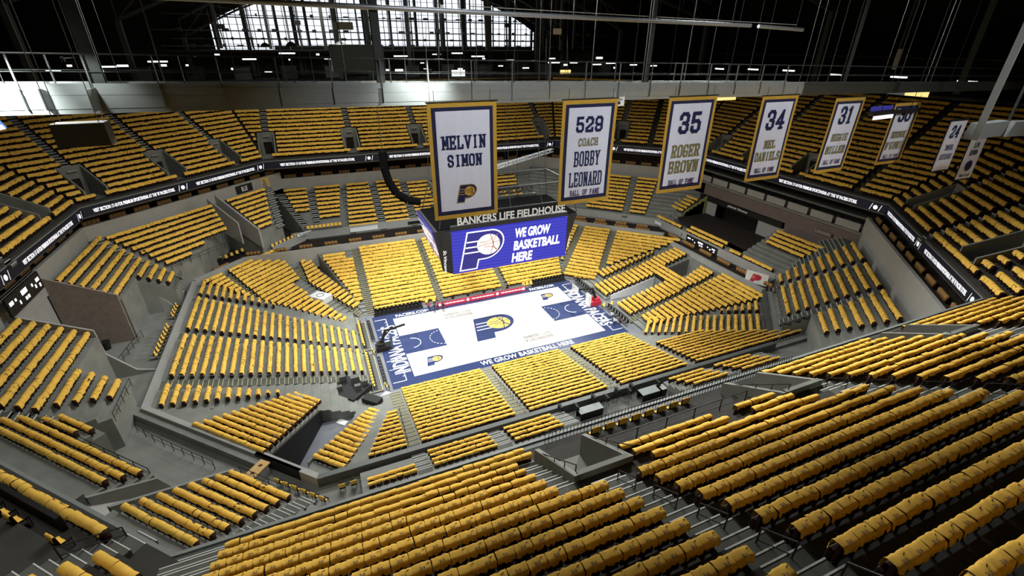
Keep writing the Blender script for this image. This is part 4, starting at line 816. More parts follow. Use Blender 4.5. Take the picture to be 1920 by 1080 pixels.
mb = MB(); mb.tube((0, .15, .2), (0, .15, 10), .02, 5); mb.build('hanging_wire', ['rail'], b2)
b3 = thing('screen_panel', 'dark screen edge with a blue glowing strip in front of the number 30 banner', 'screen', (14.6, -36.25, 34.0))
mb = MB(); mb.hexa([(-2.4, 0, -.13), (2.4, 0, -.1), (2.4, .3, -.1), (-2.4, .3, -.13), (-2.4, 0, .08), (2.4, 0, .16), (2.4, .3, .16), (-2.4, .3, .08)]); mb.build('casing', ['black'], b3)
mb = MB(); mb.hexa([(-2.2, .05, -.42), (-.3, .05, -.36), (-.3, .12, -.36), (-2.2, .12, -.42), (-2.2, .05, -.2), (-.3, .05, -.13), (-.3, .12, -.13), (-2.2, .12, -.2)]); mb.build('display', ['ledwhite'], b3)
mb = MB(); mb.hexa([(-2.2, .4, .08), (0, .4, .12), (0, .45, .12), (-2.2, .45, .08), (-2.2, .4, .35), (0, .4, .38), (0, .45, .38), (-2.2, .45, .35)]); mb.build('glow_strip', ['lednavy'], b3)
mb = MB(); mb.tube((1.5, .15, .1), (1.5, .15, 12), .02, 5); mb.tube((-1.5, .15, .1), (-1.5, .15, 12), .02, 5); mb.build('hanging_wire', ['rail'], b3)
# hanging platform with a slanted strut at the right edge
pl = thing('hanging_platform', 'pale grey hanging platform with long steel strut at the right edge', 'platform', (17.3, -40, 33.2))
q = lambda x, y, z: (x - 17.3, y + 40, z - 33.2)
mb = MB(); mb.hexa([q(16.2, -40.1, 32.74), q(19.3, -40.1, 32.82), q(19.3, -39.5, 32.82), q(16.2, -39.5, 32.74), q(16.5, -40.1, 33.65), q(19.6, -40.1, 33.7), q(19.6, -39.5, 33.7), q(16.5, -39.5, 33.65)]); mb.build('deck_box', ['steel'], pl)
mb = MB(); mb.hexa([q(19.9, -40.1, 32.7), q(23.2, -40.1, 32.6), q(23.2, -39.5, 32.6), q(19.9, -39.5, 32.7), q(20.3, -40.1, 33.6), q(23.4, -40.1, 33.5), q(23.4, -39.5, 33.5), q(20.3, -39.5, 33.6)]); mb.build('deck_box', ['steel'], pl)
mb = MB(); mb.bar(q(16.15, -40.2, 32.75), q(16.55, -40.2, 46), .34, 0, .1); mb.bar(q(16.25, -40.05, 32.75), q(16.65, -40.05, 46), .1, 0, .3); mb.build('strut', ['steel'], pl)
for x in (19.6, 22.8): mb = MB(); mb.bar(q(x, -40, 32.7), q(x, -40, 46), .12); mb.build('hanger', ['truss'], pl)
# ---------------------------------------------------------------- building shell, roof trusses, big window
def wallbox(name, c, d, mt='roofm'): mb = MB(); mb.box(c, d); struct(mb, name, [mt])
wallbox('wall_left', (-82, 0, 25), (.5, 170, 62)); wallbox('wall_right', (92, 0, 25), (.5, 170, 62)); wallbox('wall_near', (5, -84, 25), (175, .5, 62))
wallbox('wall_far', (-60, 79, 25), (45.5, .5, 62)); wallbox('wall_far', (67, 79, 25), (50, .5, 62)); wallbox('wall_far', (2.5, 79, 15), (80, .5, 41))
wallbox('ceiling', (5, -2, 56), (175, 166, .5))
# arched daylight window in the far wall
WT = [(-37.2, 35.6), (-37.2, 41.6), (-34, 43.4), (-30, 45.0), (-25, 46.6), (-18, 49.2), (-10, 51.5), (2, 52.6), (12, 51.8), (20, 50.2), (28, 47.4), (34, 45.0), (39, 42.6), (42.2, 40.6), (42.2, 35.6)]
mb = MB(); mb.poly([(x, 79.0, z) for x, z in WT]); mb.poly([(x, 79.2, z) for x, z in reversed(WT)]); win = struct(mb, 'window_1', ['glass'])
mb = MB()
for (x, z), (x2, z2) in zip(WT[1:], WT[2:-1]): mb.hexa([(x, 78.8, z), (x2, 78.8, z2), (x2, 79.25, z2), (x, 79.25, z), (x, 78.8, 56), (x2, 78.8, 56), (x2, 79.25, 56), (x, 79.25, 56)])
struct(mb, 'wall_far', ['roofm'])
def ztop(x):
    for (a, b), (c, d) in zip(WT[1:], WT[2:-1]):
        if a <= x <= c: return b + (d - b) * (x - a) / (c - a)
    return 41
mb = MB(); x = -36.6; i = 0
while x < 42: mb.bar((x, 78.7, 35.5), (x, 78.7, ztop(x)), .55 if i % 4 == 0 else .16); x += 1.62; i += 1
for z in (36.6, 37.5, 38.6, 40.0, 41.4, 42.8, 44.2, 45.6, 47.0):
    xa = min((v for v in np.arange(-37, 42, .5) if ztop(v) > z), default=0); xb = max((v for v in np.arange(-37, 42, .5) if ztop(v) > z), default=0); mb.bar((xa, 78.7, z), (xb, 78.7, z), .24 if z in (38.6, 42.8) else .09)
struct(mb, 'window_1_mullions', ['truss'])
mb = MB(); mb.box((8, 78.4, 36.8), (66, .3, .9)); struct(mb, 'trim_window_ledge', ['truss'])
def rtruss(y, half, zc, ze, dpt, x0=2.5, n=16, w=.45):
    t = thing('roof_truss', 'dark steel roof truss of arched chords %s' % {70: 'just before the bright window', 52: 'second from the bright window', 30: 'third from the bright window', 6: 'over the middle of the court', -16: 'over the near court side'}[y], 'truss', (x0, y, ze), 'roof trusses under the dark deck')
    bot = [(-half + 2 * half * i / n, (zc - ze) * (1 - ((i - n / 2) / (n / 2)) ** 2)) for i in range(n + 1)]; top = [(x, z + dpt) for x, z in bot]
    for nm, pts in (('bottom_chord', bot), ('top_chord', top)):
        mb = MB()
        for a, b in zip(pts, pts[1:]): mb.bar((a[0], 0, a[1]), (b[0], 0, b[1]), w)
        mb.build(nm, ['truss'], t)
    mb = MB()
    for i in range(n):
        a, b = (bot[i], top[i + 1]) if i % 2 == 0 else (top[i], bot[i + 1]); mb.bar((a[0], 0, a[1]), (b[0], 0, b[1]), w * .45); mb.bar((bot[i][0], 0, bot[i][1]), (top[i][0], 0, top[i][1]), w * .35)
    mb.build('web_members', ['truss'], t)
    for x in ((-half, half)):
        mb = MB(); mb.bar((x, 0, 0), (x, 0, 32 - ze), .8); mb.build('column', ['truss'], t)
    return t
rtruss(70, 44, 50.5, 38.6, 3.2, w=.35); rtruss(52, 50, 52, 41, 3.4); rtruss(30, 56, 51, 42, 3.4); rtruss(6, 60, 51.5, 43, 3.2); rtruss(-16, 60, 52, 44, 3)
COLX = [(-30, 74), (-20, 75), (-12.5, 60), (-4, 75), (2.6, 60), (13, 74), (20, 75), (27, 74), (34, 60)]
for i, (x, y) in enumerate(COLX):
    c = MB(); c.bar((x, y, 31), (x, y, 52), .8, 0, .5); c.bar((x + .9, y, 31), (x + .9, y, 52), .25); struct(c, 'column_far', ['truss'])
# upper concourse beyond the far deck: floor, dim ceiling with lit panels, back wall
mb = MB(); mb.box((5, 67, 30.4), (150, 22, .4)); struct(mb, 'floor_upper_concourse', ['dark'])
mb = MB(); mb.box((5, 71, 36.2), (150, 12, .35)); struct(mb, 'ceiling_concourse', ['dark'])
for sx, sy, dx, dy, nm in ((-70, 8, 16, 100, 'left'), (80, 5, 18, 100, 'right')):
    mb = MB(); mb.box((sx, sy, 30.4), (dx, dy, .4)); mb.box((sx, sy, 36.2), (dx, dy, .3)); struct(mb, 'floor_upper_concourse_' + nm, ['dark'])
mb = MB(); mb.box((5, 77.6, 33.3), (150, .3, 6)); struct(mb, 'wall_concourse', ['roofm'])
def panel(name, label, cat, c, d, mt, grp):
    t = thing(name, label, cat, c, grp); mb = MB(); mb.box((0, 0, 0), d); mb.build('diffuser', [mt], t); mb = MB(); mb.box((0, 0, d[2] / 2 + .03), (d[0] + .1, d[1] + .1, .06)); mb.build('housing', ['rail'], t)
LP = [(-62, 62, 31.9), (-54, 63, 32.4), (-46, 64, 33.2), (-38.5, 63, 34.2), (-30, 66, 33.5), (-22.5, 66, 34.6), (-14.2, 64, 33.6), (-6.5, 66, 33.0), (1.8, 66, 34.0), (10.5, 65, 33.3), (15.5, 66, 34.6), (20.8, 66, 33.9), (29, 65, 33.0), (35.5, 66, 32.8), (41.5, 65, 32.4), (48, 66, 32.3), (54, 64, 31.9), (60, 66, 32.1), (66, 64, 31.7), (71, 62, 31.5)]
for i, (x, y, z) in enumerate(LP):
    panel('ceiling_light', 'lit white panel under the far upper concourse ceiling, %s counted from the far left corner' % ordn(i + 1), 'light', (x, y, z + 1.2), (2.0 + (i % 3) * .6, .6, .28), 'panel', 'lit panels of the far concourse')
for i, (y, z) in enumerate([(44, 31.6), (34, 32.4), (24, 32.2), (12, 31.8), (0, 31.4), (-10, 31.8)]):
    panel('ceiling_light', 'lit white panel under the left end concourse ceiling, %s from the far corner' % ordn(i + 1), 'light', (-66, y, z + 1.5), (.6, 2.6, .3), 'panel', 'lit panels of the left concourse')
for i, (x, y, z) in enumerate([(74, 40, 31.5), (74, 30, 31.8), (73, 20, 32.0), (74, 10, 31.7), (74, -1, 31.9), (74, -11, 31.8), (73, -20, 31.6)]):
    panel('ceiling_light', 'lit white panel under the right side concourse ceiling, %s from the far corner' % ordn(i + 1), 'light', (x, y, z + 1.3), (.6, 2.4, .28), 'panel', 'lit panels of the right concourse')
for i, (x, y, z, d, mt, lb) in enumerate([(47, 68.5, 31.2, (3.2, .2, .9), 'warm', 'warm orange lit stand behind the far right deck'), (72, -5.8, 31.6, (.2, 3.4, 2.2), 'warm', 'bright yellow lit stand in the right concourse'), (72, -2.6, 31.5, (.2, 2.8, 2.0), 'silver', 'pale lit counter in the right concourse'), (16.2, 68, 31.3, (3.4, .2, 1.4), 'panel', 'white lit counter in the far concourse below the window')]):
    t = thing('lit_sign', lb, 'sign', (x, y, z)); mb = MB(); mb.box((0, 0, 0), d); mb.build('face', [mt], t); mb = MB(); mb.box((0, 0, -d[2] / 2 - .1), (d[0] + .05, d[1] + .05, .2)); mb.build('base_frame', ['rail'], t)
# ---------------------------------------------------------------- club level walls, bar, balconies, sign boards
def slab(name, poly, th, mats, axis):   # vertical slab from a list of 3D points, thickened along axis
    mb = MB(); a = Vector(axis) * th; P0 = [Vector(p) for p in poly]; P1 = [p + a for p in P0]
    mb.poly(P0); mb.poly(P1[::-1])
    for i in range(len(P0)): j = (i + 1) % len(P0); mb.poly([P0[j], P0[i], P1[i], P1[j]])
    return struct(mb, name, mats)
slab('wall_club_side_brick', [(-45.6, 6.5, 5), (-51.6, 6.5, 5), (-51.6, 6.5, 14.6), (-45.6, 6.5, 11.3)], .25, ['brick'], (0, -1, 0))
slab('wall_club_side_pale', [(-41.4, -2.0, 5), (-51.6, -2.0, 5), (-51.6, -2.0, 14.4), (-45.6, -2.0, 11.2), (-45.5, -2.0, 8.2), (-43.5, -2.0, 5.6)], .25, ['wallg'], (0, 1, 0))
slab('wall_club_back', [(-51.7, -1.7, 5), (-51.7, 6.2, 5), (-51.7, 6.2, 15.6), (-51.7, -1.7, 15.6)], .3, ['wallg'], (-1, 0, 0))
slab('door_1', [(-51.65, 1.2, 5), (-51.65, 4.6, 5), (-51.65, 4.6, 9.4), (-51.65, 1.2, 9.4)], .06, ['black'], (1, 0, 0))
slab('wall_club_wing', [(-45.4, 13.3, 5), (-42.2, 13.3, 5), (-45.4, 13.3, 9.6)], .2, ['wallg'], (0, -1, 0))
slab('wall_club_wing', [(-45.4, -8.3, 5), (-42.2, -8.3, 5), (-45.4, -8.3, 9.6)], .2, ['wallg'], (0, 1, 0))
# partition between the two far-left club blocks, near-left ramp walls
pa = [P('mfl', 8.6, 2.6, .4), P('mfl', -1.2, 2.6, .4)]; pb = [P('mfl', -1.2, 2.6, -3), P('mfl', 8.6, 2.6, -4)]
slab('wall_partition', pa + pb, .3, ['wallg'], (H, H, 0))
pa = [P('mfl', 8.6, 4.1, .2), P('mfl', 1.6, 4.1, .2)]; pb = [P('mfl', 1.6, 4.1, -3.5), P('mfl', 8.6, 4.1, -5)]
slab('wall_partition', pa + pb, .2, ['wallg'], (H, H, 0))
slab('wall_ramp', [P('mnl', 5.4, -4.6, -.3), P('mnl', -2.8, -4.6, -.3), P('mnl', -2.8, -4.6, -3), P('mnl', 5.4, -4.6, -6)], .25, ['conc'], (-H, H, 0))
slab('wall_ramp', [P('mnl', 5.4, -7.2, -.6), P('mnl', 1.4, -7.2, -.6), P('mnl', .0, -7.2, -3), P('mnl', 5.4, -7.2, -6)], .25, ['conc'], (H, -H, 0))
mb = MB(); mb.hexa([P('mnl', 5.6, -7.2, -3.2), P('mnl', 5.6, -4.6, -3.2), P('mnl', -1.5, -4.6, -3), P('mnl', -1.5, -7.2, -3), P('mnl', 5.6, -7.2, -1.3), P('mnl', 5.6, -4.6, -1.3), P('mnl', -1.5, -4.6, -2.6), P('mnl', -1.5, -7.2, -2.6)]); struct(mb, 'floor_ramp', ['wallg'])
# fascia under the front of the far club stand
D_F = dict(near=40, nl=50, left=41.9, fl=43.0, far=33.5, fr=39.7, right=40.7, nr=50)
of0, of1 = octo(D_F), octo(off(D_F, .35))
slab('wall_fascia_far_left', [(-30.4, 28.4, 5.1), (-25.2, 33.6, 5.1), (-25.2, 33.6, 6.5), (-30.4, 28.4, 6.5)], .3, ['wallg'], (-H, H, 0))
mb = MB(); mb.hexa([(-30.6, 28.6, 5.0), (-25.4, 33.8, 5.0), (-26.6, 35.0, 5.0), (-31.8, 29.8, 5.0), (-30.6, 28.6, 5.6), (-25.4, 33.8, 5.6), (-26.6, 35.0, 5.6), (-31.8, 29.8, 5.6)]); struct(mb, 'floor_corner_rail', ['conc'])
for k in ('far', 'fr', 'right'):
    mb = MB(); ringseg(mb, of0, of1, k, 5.3, 6.7, 0); struct(mb, 'wall_fascia_' + SIDEN[k], ['wallg'])
def signboard(label, body, c, wd, ht, rd, mt='white', tm='lettn', tw=.7, th=.55, cat='sign', dots=0):
    t = thing('sign_board', label, cat, c); rd = Vector(rd).normalized(); fm = frame((0, 0, 0), rd, Z)
    mb = MB(); mb.box((0, 0, -.04), (wd, ht, .08)); o = mb.build('panel', [mt], t); o.matrix_local = fm
    if body: place_mesh('lettering', text_mesh(body, wd * tw, ht * th, bold=.02), tm, fm @ Matrix.Translation((0, 0, .02)), t)
    return t
signboard('white board with dark capitals on the far fascia right of the scoreboard', 'IUPUI', (17.4, 33.3, 6.05), 3.6, .8, (1, 0, 0)); signboard('white board with small crest on the fascia left of the scoreboard', '', (-1.2, 33.3, 6.05), 2.6, .9, (1, 0, 0), tw=.15)
signboard('black board on the far fascia left of the crest board', '', (-4.6, 33.3, 6.0), 3.0, .6, (1, 0, 0), 'black', 'white'); signboard('long blank pale board on the far fascia', '', (-14.6, 33.3, 6.05), 5.2, .8, (1, 0, 0))
signboard('white board on the right corner fascia', '', (40.45, 15.0, 6.0), 2.6, .55, (0, -1, 0)); signboard('pale grey board beside the lit score panel on the right fascia', '', (40.45, 9.2, 6.0), 2.6, .6, (0, -1, 0), 'wallg')
signboard('small white board below the far left club corner', 'Indiana', (-25.2, 33.0, 6.7), 3.0, .5, (.8, .6, 0), tm='lettn')
signboard('dark wall board reading BLUE at the far left corner', 'BLUE', (-33.6, 38.2, 14.6), 3.4, 1.4, (H, H, 0), 'black', 'white', .36, .6)
t = signboard('very long dark sign with pale lower case lettering above the right side bar', 'planet fitness', (50.45, 5.2, 10.55), 19.4, 1.0, (0, -1, 0), 'black', 'white', .24, .55)
signboard('mauve sign with pale round emblem lettering high on the right wall', 'LEXUS', (50.4, -11.6, 11.8), 3.0, .6, (0, -1, 0), 'purple', 'wallg', .8, .7)
t = thing('player_picture', 'framed figure picture with brown jacket on the far left corner wall', 'picture', (-30.8, 41.2, 14.3)); fm = frame((0, 0, 0), (.8, .6, 0), Z)
mb = MB(); mb.box((0, 0, 0), (2.6, 2.4, .1)); o = mb.build('board', ['goldp'], t); o.matrix_local = fm
mb = MB(); mb.poly([(x, y * 1.1 + .55, .07) for x, y in arc(.3, 0, .3, 0, 360, 14)[:-1]]); mb.poly([(-.25, -.9, .07), (.85, -.9, .07), (.75, .25, .07), (-.1, .25, .07)]); o = mb.build('printed_figure', ['brick'], t); o.matrix_local = fm
t = thing('sponsor_wall', 'white wall panel with a red P and ball emblem at the right corner', 'sign', (38.6, -11.4, 5.9)); o = MB(); fm = frame((0, 0, 0), (0.45, -.9, 0), Z)
o.box((0, 0, -.1), (3.2, 1.9, .2)); q = o.build('panel', ['white'], t); q.matrix_local = fm
put_mesh('emblem', team_p(1.2, [M['red']] * 2 + [M['white']] + [M['red']] * 2, .006), fm @ Matrix.Translation((0, 0, .02)), t)
def ledboard(label, c, wd, ht, rd, cols):
    t = thing('lit_score_panel', label, 'scoreboard', c); fm = frame((0, 0, 0), rd, Z); mb = MB(); mb.box((0, 0, -.1), (wd, ht, .2)); o = mb.build('casing', ['black'], t); o.matrix_local = fm
    mb = MB()
    for x, y, w_, h_ in ((-.40, .12, .10, .2), (-.28, .12, .04, .14), (-.2, -.16, .03, .2), (-.02, .16, .16, .26), (-.03, -.22, .05, .18), (.04, -.22, .05, .18), (.22, .1, .04, .16), (.3, -.1, .04, .2), (.4, .14, .10, .2), (.42, -.2, .04, .2)): mb.box((x * wd, y * ht, .012), (w_ * wd, h_ * ht, .02))
    o = mb.build('lit_digits', ['ledwhite'], t); o.matrix_local = fm
ledboard('black lit score panel above the brick side doorway at the left end', (-50.6, .9, 15.2), 7.0, 1.9, (0, 1, 0), 0); ledboard('black lit score panel on the right side club fascia', (40.5, 2.7, 5.9), 7.6, 1.2, (0, -1, 0), 0)
# right side bar: recess, panels, mauve band, balcony boxes
slab('wall_right_band', [(50.7, -17, 11.1), (50.7, 18, 11.1), (50.7, 18, 13.6), (50.7, -17, 13.6)], .3, ['purple'], (1, 0, 0))
slab('wall_right_lower', [(50.7, 14.4, 5.5), (50.7, 10.5, 5.5), (50.7, 10.5, 10.0), (50.7, 14.4, 10.0)], .2, ['wallg'], (1, 0, 0)); slab('wall_right_lower', [(50.7, .4, 5.5), (50.7, -4.8, 5.5), (50.7, -4.8, 10.0), (50.7, .4, 10.0)], .2, ['wallg'], (1, 0, 0))
slab('wall_right_bar_back', [(55, 14, 5.5), (55, -5, 5.5), (55, -5, 11), (55, 14, 11)], .2, ['dark'], (1, 0, 0)); slab('wall_right_lower', [(50.7, -4.8, 5.5), (50.7, -17, 5.5), (50.7, -17, 11.1), (50.7, -4.8, 11.1)], .2, ['purple'], (1, 0, 0)); slab('wall_right_lower', [(50.7, 14.4, 5.5), (50.7, 22, 5.5), (50.7, 22, 13.6), (50.7, 14.4, 13.6)], .2, ['purple'], (1, 0, 0))
slab('trim_olive_wedge', [(45.2, 12.9, 7), (50.4, 12.9, 7), (50.4, 12.9, 11.0), (45.2, 12.9, 8.4)], .15, ['green'], (0, 1, 0))
mb = MB(); mb.box((47.3, 4.2, 7.2), (7.2, 17.2, .5)); struct(mb, 'floor_bar', ['dark'])
mb = MB(); mb.box((54, 0, 13.4), (7, 36, .3)); mb.box((53.4, 0, 15.2), (2.2, 36, .3)); struct(mb, 'floor_balcony', ['conc'])
mb = MB(); mb.box((57, 0, 15), (.3, 38, 5)); struct(mb, 'wall_balcony_back', ['dark'])
for i in range(8):
    y = 15.2 - i * 4.25; t = thing('balcony_box', 'grey fronted balcony box on the right side, %s from the far end' % ordn(i + 1), 'balcony', (50.9, y, 13.6), 'balcony boxes above the mauve band')
    mb = MB(); mb.box((0, 0, .55), (.15, 3.7, 1.1)); mb.build('front_panel', ['wallg'], t); mb = MB(); mb.tube((.0, -1.8, 1.25), (0, 1.8, 1.25), .03, 6)
    for yy in (-1.8, 0, 1.8): mb.tube((0, yy, 1.1), (0, yy, 1.25), .02, 5)
    mb.build('handrail', ['rail'], t); mb = MB(); mb.box((.9, 2.0, .5), (1.9, .14, 1.1)); mb.build('divider', ['dark'], t)
for k in range(2):
    for i in range(8):
        for j in range(5): SUITE.append((Vector((52.0 + k * 1.6, 15.2 - i * 4.25 - 1.2 + j * .6, 14.3 + k * 1.6)), 'right')) if (i + k) % 3 != 1 else None
# tunnels of the lower bowl
slab('wall_tunnel', [(20.4, .35, 0), (29, .35, 0), (29, .35, 2.6), (20.4, .35, .8)], .1, ['white'], (0, -1, 0)); slab('wall_tunnel', [(20.4, -2.35, 0), (29, -2.35, 0), (29, -2.35, 2.6), (20.4, -2.35, .8)], .1, ['wallg'], (0, 1, 0)); slab('wall_tunnel', [(29.1, .4, 0), (29.1, -2.4, 0), (29.1, -2.4, 3), (29.1, .4, 3)], .1, ['black'], (1, 0, 0))
nlp = lambda k, t, z: (lambda q: (q.x, q.y, z))(P('nl', k, t))
slab('wall_tunnel', [nlp(1.2, -10.4, 0), nlp(15, -6.0, 0), nlp(15, -6.0, 5.6), nlp(1.2, -10.4, 1.1)], .12, ['black'], (H, -H, 0)); slab('wall_tunnel', [nlp(0, -5.6, 0), nlp(13, -2.4, 0), nlp(13, -2.4, 5.6), nlp(0, -5.6, .8)], .12, ['conc'], (-H, H, 0)); slab('wall_tunnel', [nlp(14.2, -7, 0), nlp(14.2, -2, 0), nlp(14.2, -2, 6.1), nlp(14.2, -7, 6.1)], .3, ['black'], (-H, -H, 0))
# ---------------------------------------------------------------- handrails
def railing(label, pts, h=1.0, gap=1.5, mid=True, mt='rail', r=.03, group=None, name='railing'):
    pts = [Vector(p) for p in pts]; c = pts[0]; t = thing(name, label, 'railing', c, group); Zv = Vector((0, 0, h)); posts = []
    mb = MB()
    for a, b in zip(pts, pts[1:]):
        mb.tube(a - c + Zv, b - c + Zv, r, 6)
        if mid: mb.tube(a - c + Zv * .5, b - c + Zv * .5, r * .7, 6)
        n = max(1, round((b - a).length / gap)); posts += [a + (b - a) * (i / n) for i in range(n)]
    posts.append(pts[-1]); mb.build('rail', [mt], t)
    m0 = MB(); m0.tube((0, 0, 0), (0, 0, h), r, 6); o = m0.build('post', [mt], t)
    for i, p in enumerate(posts):
        q = o if i == 0 else o.copy()
        if i: COL.objects.link(q); q.parent = t
        q.location = p - c
    return t
for i, (ka, kb) in enumerate(((6.4, 7.5), (8.5, 9.6), (10.5, 11.5), (12.5, 13.45), (14.5, 15.5), (16.4, 17.4))):
    railing('black stair handrail on the near stairs, %s one up from the walk-out' % ordn(i + 1), [P('unear', ka, -13.1, -SH), P('unear', kb, -13.1, -SH)], .9, 2, r=.022, group='handrails on the near stairs')
for i, (ka, kb) in enumerate(((4.6, 5.6), (6.6, 7.6), (8.6, 9.6), (10.6, 11.6))):
    railing('black stair handrail on the second stairs, %s one up from the walk-out' % ordn(i + 1), [P('unear', ka, 1.0, -SH), P('unear', kb, 1.0, -SH)], .9, 2, r=.022, group='handrails on the second stairs')
railing('black handrail round the near walk-out beside the first stairs', [P('unear', 1.4, -14.3, -.2), P('unear', 5.2, -14.3, .1)], .35, 1.2, False, r=.025); railing('black handrail on the court side of the near walk-out', [P('unear', 1.4, -11.7, -.2), P('unear', 5.2, -11.7, .1)], .35, 1.2, False, r=.025)
railing('black handrail behind the empty wheelchair platform', [P('unear', 2.6, -11.2, -SH), P('unear', 2.6, -2.4, -SH)], 1.0, 1.9); railing('dark picket rail along the front of the wheelchair platform', [P('unear', -.9, -12.8, -.5), P('unear', -.9, 5.5, -.5)], .75, .22, False, r=.018)
railing('black handrail on the second walk-out', [P('unear', .6, -1.7, -.2), P('unear', 4.4, -1.7, .1)], .35, 1.2, False, r=.025); railing('black handrail at the bottom left stairs behind the corner parapet', [P('unl', -.6, 4.6, -SH), P('unl', 1.6, 4.6, -SH)], .95, 2, r=.03)
C5 = lambda x, y: (x, y, ZC)
railing('black queue railing on the left concourse beside the wing wall', [C5(-45.6, 14.3), C5(-44.5, 20.3)], 1.0, 1.4); railing('black queue railing on the left concourse below the side doorway', [C5(-45.8, .2), C5(-44.9, 6.6)], 1.0, 1.4); railing('long black railing across the near left concourse', [C5(-41.3, -12.4), C5(-39.5, -14.6), C5(-34.0, -20.2)], 1.0, 1.4)
railing('black railing along the front of the near left club rows', [P('mnl', -2.9, -4.2, -SH), P('mnl', -2.9, 1.6, -SH)], 1.0, 1.3); railing('black railing beside the near left corner club rows', [P('mnl', 1.3, -21, -SH), P('mnl', 1.3, -7.8, -SH)], .9, 1.6); railing('black railing at the foot of the far left club rows', [P('mleft', -.9, -17.6, -SH), P('mleft', -.9, -13.4, -SH)], 1.0, 1.2)
railing('black railing at the left foot of the front left club rows', [P('mleft', -.9, 8.8, -SH), P('mleft', -.9, 14, -SH)], 1.0, 1.2); railing('black railing in front of the far left corner club rows', [P('mfl', -.9, 6, -SH), P('mfl', -.9, 17.5, -SH)], 1.0, 1.5)
railing('black railing under the near right club rows', [P('mnr', -.8, 7, -SH), P('mnr', -.8, 20, -SH)], 1.0, 1.5); railing('grey bent railing round the near right corner of the lower bowl', [(37.6, -14.6, 5.2), (27.5, -25.0, 5.2)], .9, 1.6, mt='steel')
for i, (st, t, k0, k1, nm) in enumerate((('left', .0, 0, 21, 'middle aisle of the left end seats'), ('left', 6.1, 8, 21, 'near aisle of the left end seats'), ('near', -5.6, 4, 16, 'first near side aisle'), ('near', 5.0, 4, 16, 'second near side aisle'), ('near', -17.3, 6, 16, 'near left corner aisle'), ('right', -6.7, 4, 19, 'middle aisle of the right end seats'), ('nr', 10.0, 4, 16, 'corner aisle of the right end seats'), ('far', 6.1, 4, 17, 'far side aisle left of the scoreboard'), ('nr', 4.3, 7, 16, 'last aisle of the right end seats'))):
    s1 = {'near': -.8}.get(st, -1.0 if st == 'left' and t > 1 else -3.2 if st == 'left' else 0)
    if st == 'left' and t < 1: s1 = -4.3
    t1 = t + (s1 if not (st == 'near' and t > 0) else -1.3)
    n = 5; seg = []
    for j in range(n):
        ka = k0 + (k1 - k0) * (j + .1) / n; kb = k0 + (k1 - k0) * (j + .75) / n; f = lambda k: t + (t1 - t) * k / 17 if st != 'left' else t + (t1 - t) * k / 21
        railing('thin pale stair handrail in the %s, %s one up' % (nm, ordn(j + 1)), [P(st, ka, f(ka), -SH), P(st, kb, f(kb), -SH)], .85, 2.4, False, 'steel' if st == 'left' else 'rail', .022, 'handrails of the lower bowl')
# ---------------------------------------------------------------- loose chairs with gold shirts draped over their backs
def chair_proto(name):
    parts = []
    mb = MB(); mb.box((0, 0, .46), (.46, .44, .06)); parts.append(('seat', mb, 'black'))
    mb = MB(); mb.box((0, .23, .76), (.46, .05, .5)); parts.append(('backrest', mb, 'black'))
    out = []
    for nm, mb, mt in parts: o = mb.build(nm, [mt]); me = o.data; bpy.data.objects.remove(o); out.append((nm, me, (0, 0, 0)))
    mb = MB(); mb.tube((0, 0, 0), (0, 0, .44), .02, 6); o = mb.build('leg', ['rail']); me = o.data; bpy.data.objects.remove(o)
    for sx in (-.2, .2):
        for sy in (-.18, .2): out.append(('leg', me, (sx, sy, 0)))
    return out
CH = chair_proto('chair')
def cover_mesh():
    mb = MB(); prof = [(-.02, .52), (.16, .56), (.19, 1.0), (.24, 1.04), (.29, 1.0), (.31, .70)]; n = 6
    for c in range(n + 1):
        u = (c / n * 2 - 1) * .26
        for b, z in prof: mb.v.append((u, b + random.gauss(0, .006), z + random.gauss(0, .012)))
    L = len(prof)
    for c in range(n):
        for q in range(L - 1): mb.f.append((c * L + q, (c + 1) * L + q, (c + 1) * L + q + 1, c * L + q + 1)); mb.m.append(0)
    o = mb.build('chair_shirt', ['shirt'], smooth=True); me = o.data; bpy.data.objects.remove(o); return me
COV = cover_mesh()
def loose_chair(p, face, label, cover=None, group='loose chairs'):   # face: direction the sitter looks
    f = Vector((face[0], face[1], 0)).normalized(); mw = Matrix((Vector((-f.y, f.x, 0)) * -1, -f, Vector((0, 0, 1)))).transposed().to_4x4(); mw.translation = Vector(p)
    r = thing('loose_chair', label, 'chair', mw=mw, group=group)
    for nm, me, l in CH: c = bpy.data.objects.new(nm, me); COL.objects.link(c); c.parent = r; c.location = l
    if cover:
        o = bpy.data.objects.new('chair_shirt', COV); COL.objects.link(o); o.matrix_world = mw; o['label'] = cover; o['category'] = 'shirt'; o['group'] = 'gold shirts on ' + group
def chair_line(a, b, n, face, where, cover=True, group=None):
    a = Vector(a); b = Vector(b)
    for i in range(n):
        p = a + (b - a) * (i / max(1, n - 1)); w = '%s %s' % (ordn(i + 1), where)
        loose_chair(p, face, 'dark chair, ' + w, ('gold shirt, ' + w) if cover else None, group or 'loose chairs')
chair_line((-42.1, 17.6, ZC), (-42.1, 10.2, ZC), 9, (1, 0), 'from the far corner behind the upper left rows', group='chairs behind the left end')
chair_line((-42.1, 7.2, ZC), (-42.1, .6, ZC), 8, (1, 0), 'from the far corner behind the middle left rows', group='chairs behind the left end')
chair_line((-28.7, -24.2, ZC), (-25.4, -27.4, ZC), 6, (H, H), 'from the wooden booth, near left concourse', group='chairs behind the near left corner')
chair_line((-24.0, -26.7, ZC), (-19.4, -26.7, ZC), 6, (0, 1), 'from the corner behind the near lower wall', group='chairs behind the near lower wall')
chair_line(P('unear', -.1, -10.3, -SH), P('unear', -.1, -4.3, -SH), 8, (0, 1), 'from the near walk-out on the wheelchair platform', group='chairs on the wheelchair platform')
